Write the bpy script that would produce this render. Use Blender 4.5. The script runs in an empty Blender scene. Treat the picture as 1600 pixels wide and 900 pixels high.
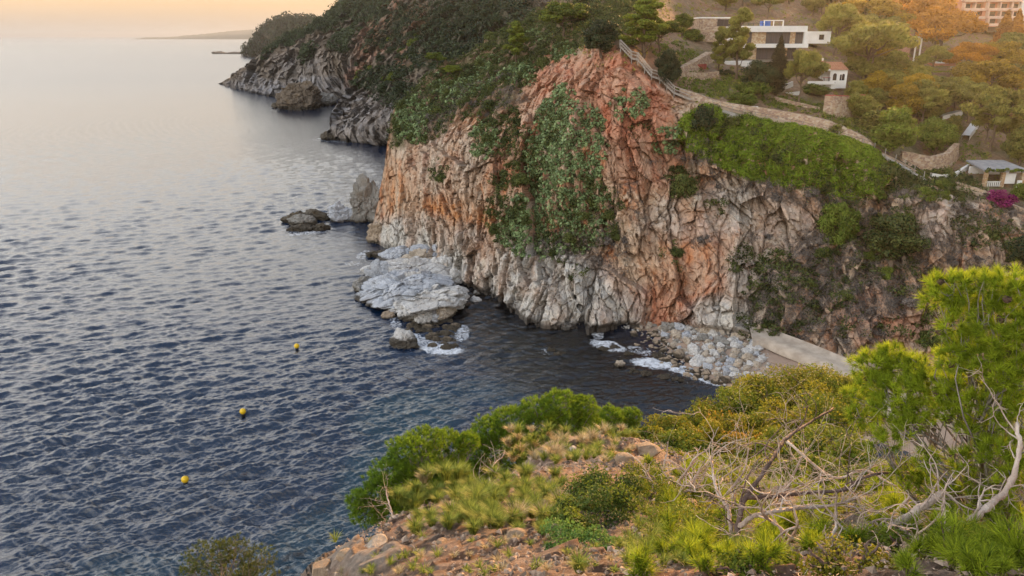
import bpy, math, random
import numpy as np
from mathutils import Vector, Matrix
# ---------------------------------------------------------------- camera, sky, sun, exposure
SC = bpy.context.scene
COL = SC.collection
R = math.radians
H = 40.0; FPX = 1186.0; PITCH = R(18.4)
cam_d = bpy.data.cameras.new('camera'); cam = bpy.data.objects.new('camera', cam_d); COL.objects.link(cam)
cam.location = (0, 0, H); cam.rotation_euler = (R(90) - PITCH, 0, 0)
cam_d.sensor_width = 36; cam_d.lens = 36 * FPX / 1600
cam_d.clip_start = 0.1; cam_d.clip_end = 60000
SC.camera = cam
SC.view_settings.view_transform = 'Standard'; SC.view_settings.look = 'None'
SC.view_settings.gamma = 1; SC.view_settings.use_curve_mapping = False
SC.view_settings.exposure = 1.2
SC.cycles.max_bounces = 5; SC.cycles.diffuse_bounces = 3; SC.cycles.glossy_bounces = 2
SC.cycles.transmission_bounces = 2; SC.cycles.transparent_max_bounces = 6; SC.cycles.volume_bounces = 0
SC.cycles.use_denoising = True; SC.cycles.sample_clamp_indirect = 4; SC.cycles.sample_clamp_direct = 12
SUN_EL, SUN_AZ = 12.5, 31.5            # azimuth measured from +Y (view direction) to the right
def build_haze():                       # the sea air: one closed box round everything but the sky
    me = bpy.data.meshes.new('haze'); x0, x1, y0, y1, z0, z1 = -26000, 26000, -3000, 46000, -70, 190
    v = [(x, y, z) for z in (z0, z1) for x, y in ((x0, y0), (x1, y0), (x1, y1), (x0, y1))]
    me.from_pydata(v, [], [(0, 3, 2, 1), (4, 5, 6, 7), (0, 1, 5, 4), (1, 2, 6, 5), (2, 3, 7, 6), (3, 0, 4, 7)])
    m = bpy.data.materials.new('haze'); m.use_nodes = True; n = m.node_tree.nodes; n.clear(); o = n.new('ShaderNodeOutputMaterial'); p = n.new('ShaderNodeVolumePrincipled')
    p.inputs['Color'].default_value = (.86, .88, .92, 1); p.inputs['Density'].default_value = HAZE; p.inputs['Anisotropy'].default_value = .85
    m.node_tree.links.new(p.outputs[0], o.inputs['Volume']); me.materials.append(m); ob = bpy.data.objects.new('haze', me); COL.objects.link(ob); ob['kind'] = 'stuff'
HAZE = 0.72e-4
build_haze()
world = bpy.data.worlds.new('World'); SC.world = world; world.use_nodes = True
wn, wl = world.node_tree.nodes, world.node_tree.links
wn.clear()
w_out = wn.new('ShaderNodeOutputWorld'); w_bg = wn.new('ShaderNodeBackground'); w_bg.inputs['Strength'].default_value = 0.105
w_sky = wn.new('ShaderNodeTexSky'); w_sky.sky_type = 'NISHITA'; w_sky.sun_disc = False
w_sky.sun_elevation = R(SUN_EL); w_sky.sun_rotation = R(SUN_AZ); w_sky.dust_density = 3.0; w_sky.air_density = 1.2
w_tc = wn.new('ShaderNodeTexCoord'); w_sep = wn.new('ShaderNodeSeparateXYZ')
w_ramp = wn.new('ShaderNodeValToRGB')     # dusk sky: warm horizon, unseen bright band added for sea reflections, dull blue above
wl.new(w_tc.outputs['Generated'], w_sep.inputs[0]); wl.new(w_sep.outputs['Z'], w_ramp.inputs['Fac'])
els = w_ramp.color_ramp.elements
els[0].position = 0.0; els[0].color = (0.34, 0.28, 0.235, 1)
els[1].position = 1.0; els[1].color = (0.12, 0.16, 0.24, 1)
for p, c in ((0.035, (0.52, 0.34, 0.195)), (0.10, (0.56, 0.50, 0.43)), (0.30, (1.02, 0.97, 0.89)), (0.50, (1.15, 1.12, 1.08)), (0.70, (0.33, 0.36, 0.42))):
    e = els.new(p); e.color = (*c, 1)
w_nz = wn.new('ShaderNodeTexNoise'); w_nz.inputs['Scale'].default_value = 1.6; w_nz.inputs['Detail'].default_value = 4
w_map = wn.new('ShaderNodeMapping'); w_map.inputs['Scale'].default_value = (1, 1, 5)
wl.new(w_tc.outputs['Generated'], w_map.inputs[0]); wl.new(w_map.outputs[0], w_nz.inputs['Vector'])
w_nr = wn.new('ShaderNodeMapRange'); w_nr.inputs['From Min'].default_value = 0.3; w_nr.inputs['From Max'].default_value = 0.7
w_nr.inputs['To Min'].default_value = 6.4; w_nr.inputs['To Max'].default_value = 8.4
wl.new(w_nz.outputs['Fac'], w_nr.inputs['Value'])
w_mul = wn.new('ShaderNodeVectorMath'); w_mul.operation = 'SCALE'
w_dir = wn.new('ShaderNodeVectorMath'); w_dir.operation = 'DOT_PRODUCT'; w_dir.inputs[1].default_value = (-0.93, -0.25, 0.27)   # unseen sky to the left and behind brightened as added fill light
wl.new(w_tc.outputs['Generated'], w_dir.inputs[0])
w_dm = wn.new('ShaderNodeMapRange'); w_dm.inputs['From Min'].default_value = -0.6; w_dm.inputs['From Max'].default_value = 0.9; w_dm.inputs['To Min'].default_value = 0.42; w_dm.inputs['To Max'].default_value = 2.0
wl.new(w_dir.outputs['Value'], w_dm.inputs['Value'])
w_pr = wn.new('ShaderNodeMath'); w_pr.operation = 'MULTIPLY'; wl.new(w_nr.outputs['Result'], w_pr.inputs[0]); wl.new(w_dm.outputs['Result'], w_pr.inputs[1])
wl.new(w_ramp.outputs['Color'], w_mul.inputs[0]); wl.new(w_pr.outputs[0], w_mul.inputs['Scale'])
w_mix = wn.new('ShaderNodeMixRGB'); w_mix.inputs['Fac'].default_value = 0.8
wl.new(w_sky.outputs['Color'], w_mix.inputs['Color1']); wl.new(w_mul.outputs['Vector'], w_mix.inputs['Color2'])
wl.new(w_mix.outputs['Color'], w_bg.inputs['Color']); wl.new(w_bg.outputs[0], w_out.inputs[0])
sun_d = bpy.data.lights.new('sun', 'SUN'); sun_d.energy = 5.0; sun_d.angle = R(2.5); sun_d.color = (1.0, 0.54, 0.22)
sun = bpy.data.objects.new('sun', sun_d); COL.objects.link(sun)
_sd = Vector((math.sin(R(SUN_AZ)) * math.cos(R(SUN_EL)), math.cos(R(SUN_AZ)) * math.cos(R(SUN_EL)), math.sin(R(SUN_EL))))
sun.rotation_euler = _sd.to_track_quat('Z', 'Y').to_euler(); sun.location = (0, 0, 120)

# ---------------------------------------------------------------- numbers
SP, CP = math.sin(PITCH), math.cos(PITCH)
def ray(u, v):
    u = np.asarray(u, float); v = np.asarray(v, float)
    a = (u - 800) / FPX; b = (450 - v) / FPX
    return np.stack([a + 0 * b, CP + SP * b + 0 * a, -SP + CP * b + 0 * a], -1)
def atY(u, v, Y):
    d = ray(u, v); return d * (np.asarray(Y) / d[..., 1])[..., None] + np.array([0, 0, H])
def atZ(u, v, z=0.0):
    d = ray(u, v); return d * ((z - H) / d[..., 2])[..., None] + np.array([0, 0, H])
def proj(p):
    q = np.asarray(p, float) - np.array([0, 0, H])
    f = q[..., 1] * CP - q[..., 2] * SP; up = q[..., 1] * SP + q[..., 2] * CP
    return 800 + FPX * q[..., 0] / f, 450 - FPX * up / f
def _hash(i, j, k, s):
    with np.errstate(over='ignore'):
        h = (i.astype(np.uint32) * np.uint32(374761393) + j.astype(np.uint32) * np.uint32(668265263)
             + k.astype(np.uint32) * np.uint32(2147483647) + np.uint32((s * 974634777) & 0xffffffff))
        h ^= h >> np.uint32(13); h *= np.uint32(1274126177); h ^= h >> np.uint32(16); h *= np.uint32(2246822519); h ^= h >> np.uint32(13)
    return h
def perlin(p, s=0):
    p = np.asarray(p, float); f = np.floor(p); i = f.astype(np.int64); w = p - f
    t = w * w * w * (w * (w * 6 - 15) + 10); out = 0
    for a in (0, 1):
        for b in (0, 1):
            for c in (0, 1):
                h = _hash(i[..., 0] + a, i[..., 1] + b, i[..., 2] + c, s)
                gx = (h & 1023) / 511.5 - 1; gy = ((h >> 10) & 1023) / 511.5 - 1; gz = ((h >> 20) & 1023) / 511.5 - 1
                g = gx * (w[..., 0] - a) + gy * (w[..., 1] - b) + gz * (w[..., 2] - c)
                out = out + g * (t[..., 0] if a else 1 - t[..., 0]) * (t[..., 1] if b else 1 - t[..., 1]) * (t[..., 2] if c else 1 - t[..., 2])
    return out * 1.3
def fbm(p, o=4, s=0, g=0.5, ridge=False):
    p = np.asarray(p, float); a = 1.0; tot = 0; n = 0
    for k in range(o):
        q = perlin(p * (2.03 ** k) + 17.3 * k, s + k)
        if ridge: q = 1 - 2 * np.abs(q)
        tot = tot + a * q; n += a; a *= g
    return tot / n
def voro(p, s=0):
    p = np.asarray(p, float); f = np.floor(p).astype(np.int64)
    F1 = np.full(p.shape[:-1], 9.0); F2 = F1.copy(); ID = np.zeros(p.shape[:-1])
    for a in (-1, 0, 1):
        for b in (-1, 0, 1):
            for c in (-1, 0, 1):
                i, j, k = f[..., 0] + a, f[..., 1] + b, f[..., 2] + c
                h = _hash(i, j, k, s); h2 = _hash(i, j, k, s + 77)
                dx = i + (h & 1023) / 1023. - p[..., 0]; dy = j + ((h >> 10) & 1023) / 1023. - p[..., 1]; dz = k + ((h >> 20) & 1023) / 1023. - p[..., 2]
                d = np.sqrt(dx * dx + dy * dy + dz * dz); m = d < F1
                F2 = np.where(m, F1, np.minimum(F2, d)); F1 = np.where(m, d, F1); ID = np.where(m, (h2 & 65535) / 65535., ID)
    return F1, F2, ID
def facets(p, s=0):
    """broken blocks: every cell is a plane of its own tilt. returns (plane height -1..1, edge 0..1, id)"""
    p = np.asarray(p, float); f = np.floor(p).astype(np.int64)
    F1 = np.full(p.shape[:-1], 9.0); F2 = F1.copy(); ID = np.zeros(p.shape[:-1]); T = ID.copy()
    for a in (-1, 0, 1):
        for b in (-1, 0, 1):
            for c in (-1, 0, 1):
                i, j, k = f[..., 0] + a, f[..., 1] + b, f[..., 2] + c
                h = _hash(i, j, k, s); h2 = _hash(i, j, k, s + 77)
                dx = i + (h & 1023) / 1023. - p[..., 0]; dy = j + ((h >> 10) & 1023) / 1023. - p[..., 1]; dz = k + ((h >> 20) & 1023) / 1023. - p[..., 2]
                d = np.sqrt(dx * dx + dy * dy + dz * dz); m = d < F1
                pl = dx * ((h2 & 255) / 127.5 - 1) + dy * (((h2 >> 8) & 255) / 127.5 - 1) + dz * (((h2 >> 16) & 255) / 127.5 - 1)
                F2 = np.where(m, F1, np.minimum(F2, d)); F1 = np.where(m, d, F1); ID = np.where(m, ((h2 >> 4) & 65535) / 65535., ID); T = np.where(m, pl, T)
    return T, np.clip((F2 - F1) / .12, 0, 1), ID
def sstep(a, b, x):
    t = np.clip((x - a) / (b - a), 0, 1); return t * t * (3 - 2 * t)
class TPS:                                   # thin plate spline through scattered points
    def __init__(s, xy, val, sc=1.0, lam=1e-4, lin=False):
        s.lin = lin
        s.c = np.asarray(xy, float) / sc; s.sc = sc; n = len(s.c)
        K = s.k(s.c, s.c) + lam * np.eye(n); Pm = np.c_[np.ones(n), s.c]
        A = np.block([[K, Pm], [Pm.T, np.zeros((3, 3))]])
        s.w = np.linalg.solve(A, np.r_[np.asarray(val, float), 0, 0, 0])
    def k(s, a, b):
        d2 = ((a[:, None, :] - b[None]) ** 2).sum(-1)
        if s.lin: return -np.sqrt(d2 + 1e-4)
        return 0.5 * d2 * np.log(d2 + 1e-12)
    def __call__(s, x, y):
        x = np.asarray(x, float); y = np.asarray(y, float); q = np.stack([x.ravel(), y.ravel()], -1) / s.sc
        out = np.empty(len(q))
        for i in range(0, len(q), 40000):
            qq = q[i:i + 40000]; out[i:i + 40000] = s.k(qq, s.c) @ s.w[:-3] + s.w[-3] + qq @ s.w[-2:]
        return out.reshape(x.shape)
def blobs(u, v, L):                          # soft ellipses (u, v, ru, rv, angle, weight) -> 0..1
    o = np.zeros(np.shape(u))
    for (cu, cv, ru, rv, an, w) in L:
        c, s = math.cos(R(an)), math.sin(R(an)); du, dv = u - cu, v - cv
        a, b = (du * c + dv * s) / ru, (-du * s + dv * c) / rv
        o = np.maximum(o, w * np.clip(1.5 - (a * a + b * b), 0, 1))
    return o

# ---------------------------------------------------------------- meshes
def mesh_np(name, V, F, attrs=None, mats=(), smooth=True, fmat=None):
    """F: (n,3) or (n,4) array, or a list of such arrays"""
    me = bpy.data.meshes.new(name)
    Fs = F if isinstance(F, list) else [F]
    Fs = [np.asarray(f, np.int32) for f in Fs if len(f)]
    V = np.asarray(V, np.float32)
    me.vertices.add(len(V)); me.vertices.foreach_set('co', V.ravel())
    nl = sum(f.size for f in Fs); nf = sum(len(f) for f in Fs)
    me.loops.add(nl); me.polygons.add(nf)
    me.loops.foreach_set('vertex_index', np.concatenate([f.ravel() for f in Fs]))
    tot = np.concatenate([np.full(len(f), f.shape[1], np.int32) for f in Fs])
    me.polygons.foreach_set('loop_start', np.r_[0, np.cumsum(tot)[:-1]].astype(np.int32))
    me.polygons.foreach_set('loop_total', tot)
    me.polygons.foreach_set('use_smooth', np.full(nf, smooth, bool))
    for m in mats: me.materials.append(m)
    if fmat is not None: me.polygons.foreach_set('material_index', np.asarray(fmat, np.int32))
    me.update(calc_edges=True)
    for k, a in (attrs or {}).items():
        a = np.asarray(a, np.float32)
        if a.ndim == 1:
            at = me.attributes.new(k, 'FLOAT', 'POINT'); at.data.foreach_set('value', a)
        else:
            if a.shape[1] == 3: a = np.c_[a, np.ones(len(a), np.float32)]
            at = me.attributes.new(k, 'FLOAT_COLOR', 'POINT'); at.data.foreach_set('color', a.ravel())
    return me
def grid_faces(nr, nc):
    i = np.arange(nr - 1)[:, None] * nc + np.arange(nc - 1)[None]
    return np.stack([i, i + nc, i + nc + 1, i + 1], -1).reshape(-1, 4)
def link(name, me, parent=None, loc=None, **kw):
    o = bpy.data.objects.new(name, me); COL.objects.link(o)
    if parent is not None: o.parent = parent
    if loc is not None: o.location = loc
    for k, v in kw.items(): o[k] = v
    return o
def thing(name, label, cat, loc=(0, 0, 0), group=None, rz=0.0, sc=1.0):
    o = bpy.data.objects.new(name, None); COL.objects.link(o); o.location = loc; o.rotation_euler = (0, 0, rz)
    o.scale = (sc, sc, sc) if np.isscalar(sc) else sc
    o.empty_display_size = 0.1
    o['label'] = label; o['category'] = cat
    if group: o['group'] = group
    return o
def tag(o, label, cat, group=None):
    o['label'] = label; o['category'] = cat
    if group: o['group'] = group
    return o
def dup(root, loc, rz=0.0, sc=1.0, label=None, group=None):
    r = root.copy(); COL.objects.link(r); r.location = loc; r.rotation_euler = (0, 0, rz)
    r.scale = (sc, sc, sc) if np.isscalar(sc) else sc
    if label: r['label'] = label
    if group: r['group'] = group
    for ch in root.children:
        c = ch.copy(); COL.objects.link(c); c.parent = r
        for g in ch.children:
            d = g.copy(); COL.objects.link(d); d.parent = c
    return r
def area(u, v):
    """landmark wording for a spot on the main cliff and above it"""
    if v < 130 and u < 960: return 'on the upper outer slope left of the stairs pine'
    if u < 700: return 'near the seaward corner above the sea stack'
    if u < 800: return 'on the left face, left of the prickly pear gully'
    if u < 900: return 'in the prickly pear gully' if v < 400 else 'above the white cliff foot'
    if u < 1000: return 'on the red face below the stairs' if v < 300 else 'on the face right of the prickly pear gully'
    if u < 1110: return 'on the face under the path wall start' if v < 330 else 'over the boulder heap'
    if u < 1260: return 'just below the vine curtain' if v < 400 else 'on the dark slope above the beach path start'
    if u < 1370: return 'in the dark gully under the vine curtain' if v < 440 else 'on the slope above the beach path'
    if u < 1480: return 'on the slope left of the fractured orange outcrop' if v < 420 else 'low on the slope behind the right pine'
    return 'on the slope below the pergola' if v < 400 else 'behind the right pine crown'
def area_in(u, v):
    if v < 12: return 'on the top skyline ' + ('over the stone wing' if u < 1170 else 'over the villa' if u < 1270 else 'left of the white house' if u < 1400 else 'between the white house and the apartments')
    if v < 60: return ('on the bare slope above the stone wing' if u < 1150 else 'right behind the villa roof' if u < 1265 else 'right of the villa roof' if u < 1340 else 'below the white house')
    if v < 110: return 'beside the spreading pine' if u < 1400 else 'around the brick pavilion' if u < 1470 else 'under the apartment block'
    if v < 150: return 'right of the arched cottage' if u < 1400 else 'in front of the small lawn' if u < 1500 else 'below the cypress pair'
    if v < 190: return 'behind the stone bastion' if u < 1400 else 'above the slanting ramp wall' if u < 1500 else 'before the tiled house'
    return 'above the curved stone wall' if u < 1500 else 'behind the pergola'
class Geo:                                   # collects boxes, tubes and prisms into one mesh
    def __init__(s): s.v = []; s.q = []; s.t = []; s.n = 0
    def add(s, V, Q=None, T=None):
        V = np.asarray(V, float); s.v.append(V)
        if Q is not None and len(Q): s.q.append(np.asarray(Q) + s.n)
        if T is not None and len(T): s.t.append(np.asarray(T) + s.n)
        s.n += len(V); return s
    def box(s, c, d, rz=0.0, top=1.0):
        x, y, z = np.asarray(d) / 2.0
        V = np.array([[-x, -y, -z], [x, -y, -z], [x, y, -z], [-x, y, -z], [-x * top, -y * top, z], [x * top, -y * top, z], [x * top, y * top, z], [-x * top, y * top, z]])
        if rz:
            a, b = math.cos(rz), math.sin(rz); V = np.c_[V[:, 0] * a - V[:, 1] * b, V[:, 0] * b + V[:, 1] * a, V[:, 2]]
        return s.add(V + np.asarray(c), [[0, 3, 2, 1], [4, 5, 6, 7], [0, 1, 5, 4], [1, 2, 6, 5], [2, 3, 7, 6], [3, 0, 4, 7]])
    def span(s, a, b, w, h=None):            # a bar from a to b
        a, b = np.asarray(a, float), np.asarray(b, float); h = h or w
        d = b - a; L = np.linalg.norm(d); d = d / L
        up = np.array([0, 0, 1.]) if abs(d[2]) < .95 else np.array([1., 0, 0])
        x = np.cross(d, up); x /= np.linalg.norm(x); y = np.cross(x, d)
        V = [p + sx * x * w / 2 + sy * y * h / 2 for p in (a, b) for sx, sy in ((-1, -1), (1, -1), (1, 1), (-1, 1))]
        return s.add(V, [[0, 3, 2, 1], [4, 5, 6, 7], [0, 1, 5, 4], [1, 2, 6, 5], [2, 3, 7, 6], [3, 0, 4, 7]])
    def tube(s, pts, rad, n=6):
        pts = np.asarray(pts, float); m = len(pts); rad = np.broadcast_to(rad, (m,))
        tg = np.gradient(pts, axis=0); tg /= np.linalg.norm(tg, axis=1)[:, None] + 1e-9
        up = np.array([0, 0, 1.]) if abs(tg[0][2]) < .9 else np.array([1., 0, 0]); V = []
        x = np.cross(tg[0], up); x /= np.linalg.norm(x)
        for k in range(m):
            x = x - tg[k] * (x @ tg[k]); x /= np.linalg.norm(x) + 1e-9; y = np.cross(tg[k], x)
            for j in range(n):
                a = 2 * math.pi * j / n; V.append(pts[k] + rad[k] * (x * math.cos(a) + y * math.sin(a)))
        Q = [[k * n + j, k * n + (j + 1) % n, (k + 1) * n + (j + 1) % n, (k + 1) * n + j] for k in range(m - 1) for j in range(n)]
        V.append(pts[0]); V.append(pts[-1]); a = m * n
        T = [[a, (j + 1) % n, j] for j in range(n)] + [[a + 1, (m - 1) * n + j, (m - 1) * n + (j + 1) % n] for j in range(n)]
        return s.add(V, Q, T)
    def quad(s, *p): return s.add(p, [[0, 1, 2, 3]])
    def mesh(s, name, mat, attrs=None, smooth=False):
        F = []
        if s.q: F.append(np.concatenate(s.q))
        if s.t: F.append(np.concatenate(s.t))
        return mesh_np(name, np.concatenate(s.v), F, attrs, [mat], smooth)
    def obj(s, name, mat, parent=None, smooth=False, **kw): return link(name, s.mesh(name, mat, smooth=smooth), parent, **kw)

# ---------------------------------------------------------------- materials
def mat(name, base=(0.5, 0.5, 0.5), rough=0.8, spec=0.3):
    m = bpy.data.materials.new(name); m.use_nodes = True; b = m.node_tree.nodes['Principled BSDF']
    b.inputs['Base Color'].default_value = (*base, 1); b.inputs['Roughness'].default_value = rough; b.inputs['Specular IOR Level'].default_value = spec
    return m, m.node_tree.nodes, m.node_tree.links, b
def noisy(name, c1, c2, scale=3.0, rough=0.8, bump=0.3, bscale=None, detail=5, c3=None, spec=0.3, stretch=(1, 1, 1)):
    """two or three colours mixed by noise, with bump"""
    m, n, l, b = mat(name, c1, rough, spec)
    tc = n.new('ShaderNodeTexCoord'); mp = n.new('ShaderNodeMapping'); mp.inputs['Scale'].default_value = stretch
    l.new(tc.outputs['Object'], mp.inputs[0])
    nz = n.new('ShaderNodeTexNoise'); nz.inputs['Scale'].default_value = scale; nz.inputs['Detail'].default_value = detail; nz.inputs['Roughness'].default_value = .62
    l.new(mp.outputs[0], nz.inputs['Vector'])
    r = n.new('ShaderNodeValToRGB'); r.color_ramp.elements[0].position = .36; r.color_ramp.elements[1].position = .66
    r.color_ramp.elements[0].color = (*c1, 1); r.color_ramp.elements[1].color = (*c2, 1)
    if c3: e = r.color_ramp.elements.new(.52); e.color = (*c3, 1)
    l.new(nz.outputs['Fac'], r.inputs['Fac']); l.new(r.outputs['Color'], b.inputs['Base Color'])
    if bump:
        n2 = n.new('ShaderNodeTexNoise'); n2.inputs['Scale'].default_value = bscale or scale * 4; n2.inputs['Detail'].default_value = 5
        l.new(mp.outputs[0], n2.inputs['Vector'])
        bp = n.new('ShaderNodeBump'); bp.inputs['Strength'].default_value = bump; bp.inputs['Distance'].default_value = .1
        l.new(n2.outputs['Fac'], bp.inputs['Height']); l.new(bp.outputs[0], b.inputs['Normal'])
    return m
def masonry(name, cols, scale=1.6, gap=(0.42, 0.34, 0.27)):
    """irregular stones with mortar joints"""
    m, n, l, b = mat(name, cols[0], .9, .2)
    tc = n.new('ShaderNodeTexCoord'); mp = n.new('ShaderNodeMapping'); mp.inputs['Scale'].default_value = (scale, scale, scale * 1.6); l.new(tc.outputs['Object'], mp.inputs[0])
    v1 = n.new('ShaderNodeTexVoronoi'); v1.inputs['Scale'].default_value = 1; l.new(mp.outputs[0], v1.inputs['Vector'])
    v2 = n.new('ShaderNodeTexVoronoi'); v2.feature = 'DISTANCE_TO_EDGE'; v2.inputs['Scale'].default_value = 1; l.new(mp.outputs[0], v2.inputs['Vector'])
    sp = n.new('ShaderNodeSeparateColor'); l.new(v1.outputs['Color'], sp.inputs[0])
    r = n.new('ShaderNodeValToRGB'); r.color_ramp.interpolation = 'CONSTANT'
    r.color_ramp.elements[0].color = (*cols[0], 1); r.color_ramp.elements[1].color = (*cols[-1], 1); r.color_ramp.elements[1].position = .8
    for k, c in enumerate(cols[1:-1]): e = r.color_ramp.elements.new(.8 * (k + 1) / (len(cols) - 1)); e.color = (*c, 1)
    l.new(sp.outputs[0], r.inputs['Fac'])
    g = n.new('ShaderNodeMapRange'); g.inputs['From Max'].default_value = .07; l.new(v2.outputs['Distance'], g.inputs['Value'])
    mx = n.new('ShaderNodeMixRGB'); l.new(g.outputs['Result'], mx.inputs['Fac']); mx.inputs['Color1'].default_value = (*gap, 1); l.new(r.outputs['Color'], mx.inputs['Color2'])
    l.new(mx.outputs['Color'], b.inputs['Base Color'])
    bp = n.new('ShaderNodeBump'); bp.inputs['Strength'].default_value = .6; bp.inputs['Distance'].default_value = .06
    l.new(g.outputs['Result'], bp.inputs['Height']); l.new(bp.outputs[0], b.inputs['Normal'])
    return m
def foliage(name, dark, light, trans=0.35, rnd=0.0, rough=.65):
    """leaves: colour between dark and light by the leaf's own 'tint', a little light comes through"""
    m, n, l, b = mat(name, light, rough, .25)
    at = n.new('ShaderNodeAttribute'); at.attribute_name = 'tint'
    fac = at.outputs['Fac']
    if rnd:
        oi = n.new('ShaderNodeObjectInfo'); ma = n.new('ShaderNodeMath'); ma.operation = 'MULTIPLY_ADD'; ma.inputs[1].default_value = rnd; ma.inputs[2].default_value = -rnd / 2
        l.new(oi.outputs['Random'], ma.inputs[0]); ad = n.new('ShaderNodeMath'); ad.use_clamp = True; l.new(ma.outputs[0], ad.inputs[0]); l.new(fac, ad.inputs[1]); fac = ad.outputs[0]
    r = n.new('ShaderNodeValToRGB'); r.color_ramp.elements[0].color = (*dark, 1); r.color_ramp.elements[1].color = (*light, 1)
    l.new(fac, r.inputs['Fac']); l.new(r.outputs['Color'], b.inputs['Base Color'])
    tr = n.new('ShaderNodeBsdfTranslucent'); l.new(r.outputs['Color'], tr.inputs['Color'])
    mx = n.new('ShaderNodeMixShader'); mx.inputs['Fac'].default_value = trans
    l.new(b.outputs[0], mx.inputs[1]); l.new(tr.outputs[0], mx.inputs[2]); l.new(mx.outputs[0], n['Material Output'].inputs['Surface'])
    return m
def rock_material(name, grain=1.0, bump=0.7):
    """rock whose mineral colour is on the vertices (attribute col); grain, cracks and lichen specks in nodes"""
    m, n, l, b = mat(name, (.4, .3, .2), .88, .25)
    at = n.new('ShaderNodeAttribute'); at.attribute_name = 'col'
    tc = n.new('ShaderNodeTexCoord')
    n1 = n.new('ShaderNodeTexNoise'); n1.inputs['Scale'].default_value = 2.2 * grain; n1.inputs['Detail'].default_value = 8; n1.inputs['Roughness'].default_value = .7
    l.new(tc.outputs['Object'], n1.inputs['Vector'])
    mr = n.new('ShaderNodeMapRange'); mr.inputs['From Min'].default_value = .3; mr.inputs['From Max'].default_value = .7; mr.inputs['To Min'].default_value = .62; mr.inputs['To Max'].default_value = 1.3
    l.new(n1.outputs['Fac'], mr.inputs['Value'])
    sc = n.new('ShaderNodeVectorMath'); sc.operation = 'SCALE'; l.new(at.outputs['Color'], sc.inputs[0]); l.new(mr.outputs['Result'], sc.inputs['Scale'])
    mp = n.new('ShaderNodeMapping'); mp.inputs['Scale'].default_value = (1.0 * grain, 1.0 * grain, .45 * grain); mp.inputs['Rotation'].default_value = (0.2, 0.45, 0)
    l.new(tc.outputs['Object'], mp.inputs[0])
    nw = n.new('ShaderNodeTexNoise'); nw.inputs['Scale'].default_value = .8; nw.inputs['Detail'].default_value = 3; l.new(mp.outputs[0], nw.inputs['Vector'])
    ad = n.new('ShaderNodeVectorMath'); ad.operation = 'MULTIPLY_ADD'; l.new(nw.outputs['Color'], ad.inputs[0]); ad.inputs[1].default_value = (1.2, 1.2, 1.2); l.new(mp.outputs[0], ad.inputs[2])
    vo = n.new('ShaderNodeTexVoronoi'); vo.feature = 'DISTANCE_TO_EDGE'; vo.inputs['Scale'].default_value = 1.5; l.new(ad.outputs[0], vo.inputs['Vector'])
    cr = n.new('ShaderNodeMapRange'); cr.inputs['From Max'].default_value = .045; l.new(vo.outputs['Distance'], cr.inputs['Value'])
    n2 = n.new('ShaderNodeTexNoise'); n2.inputs['Scale'].default_value = 6 * grain; n2.inputs['Detail'].default_value = 6; n2.inputs['Roughness'].default_value = .7; l.new(mp.outputs[0], n2.inputs['Vector'])
    hh = n.new('ShaderNodeMath'); hh.operation = 'MULTIPLY_ADD'; l.new(cr.outputs['Result'], hh.inputs[0]); hh.inputs[1].default_value = .14; l.new(n2.outputs['Fac'], hh.inputs[2])
    bp = n.new('ShaderNodeBump'); bp.inputs['Strength'].default_value = bump; bp.inputs['Distance'].default_value = .22 / grain
    l.new(hh.outputs[0], bp.inputs['Height']); l.new(bp.outputs[0], b.inputs['Normal'])
    l.new(sc.outputs['Vector'], b.inputs['Base Color'])
    return m
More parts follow.
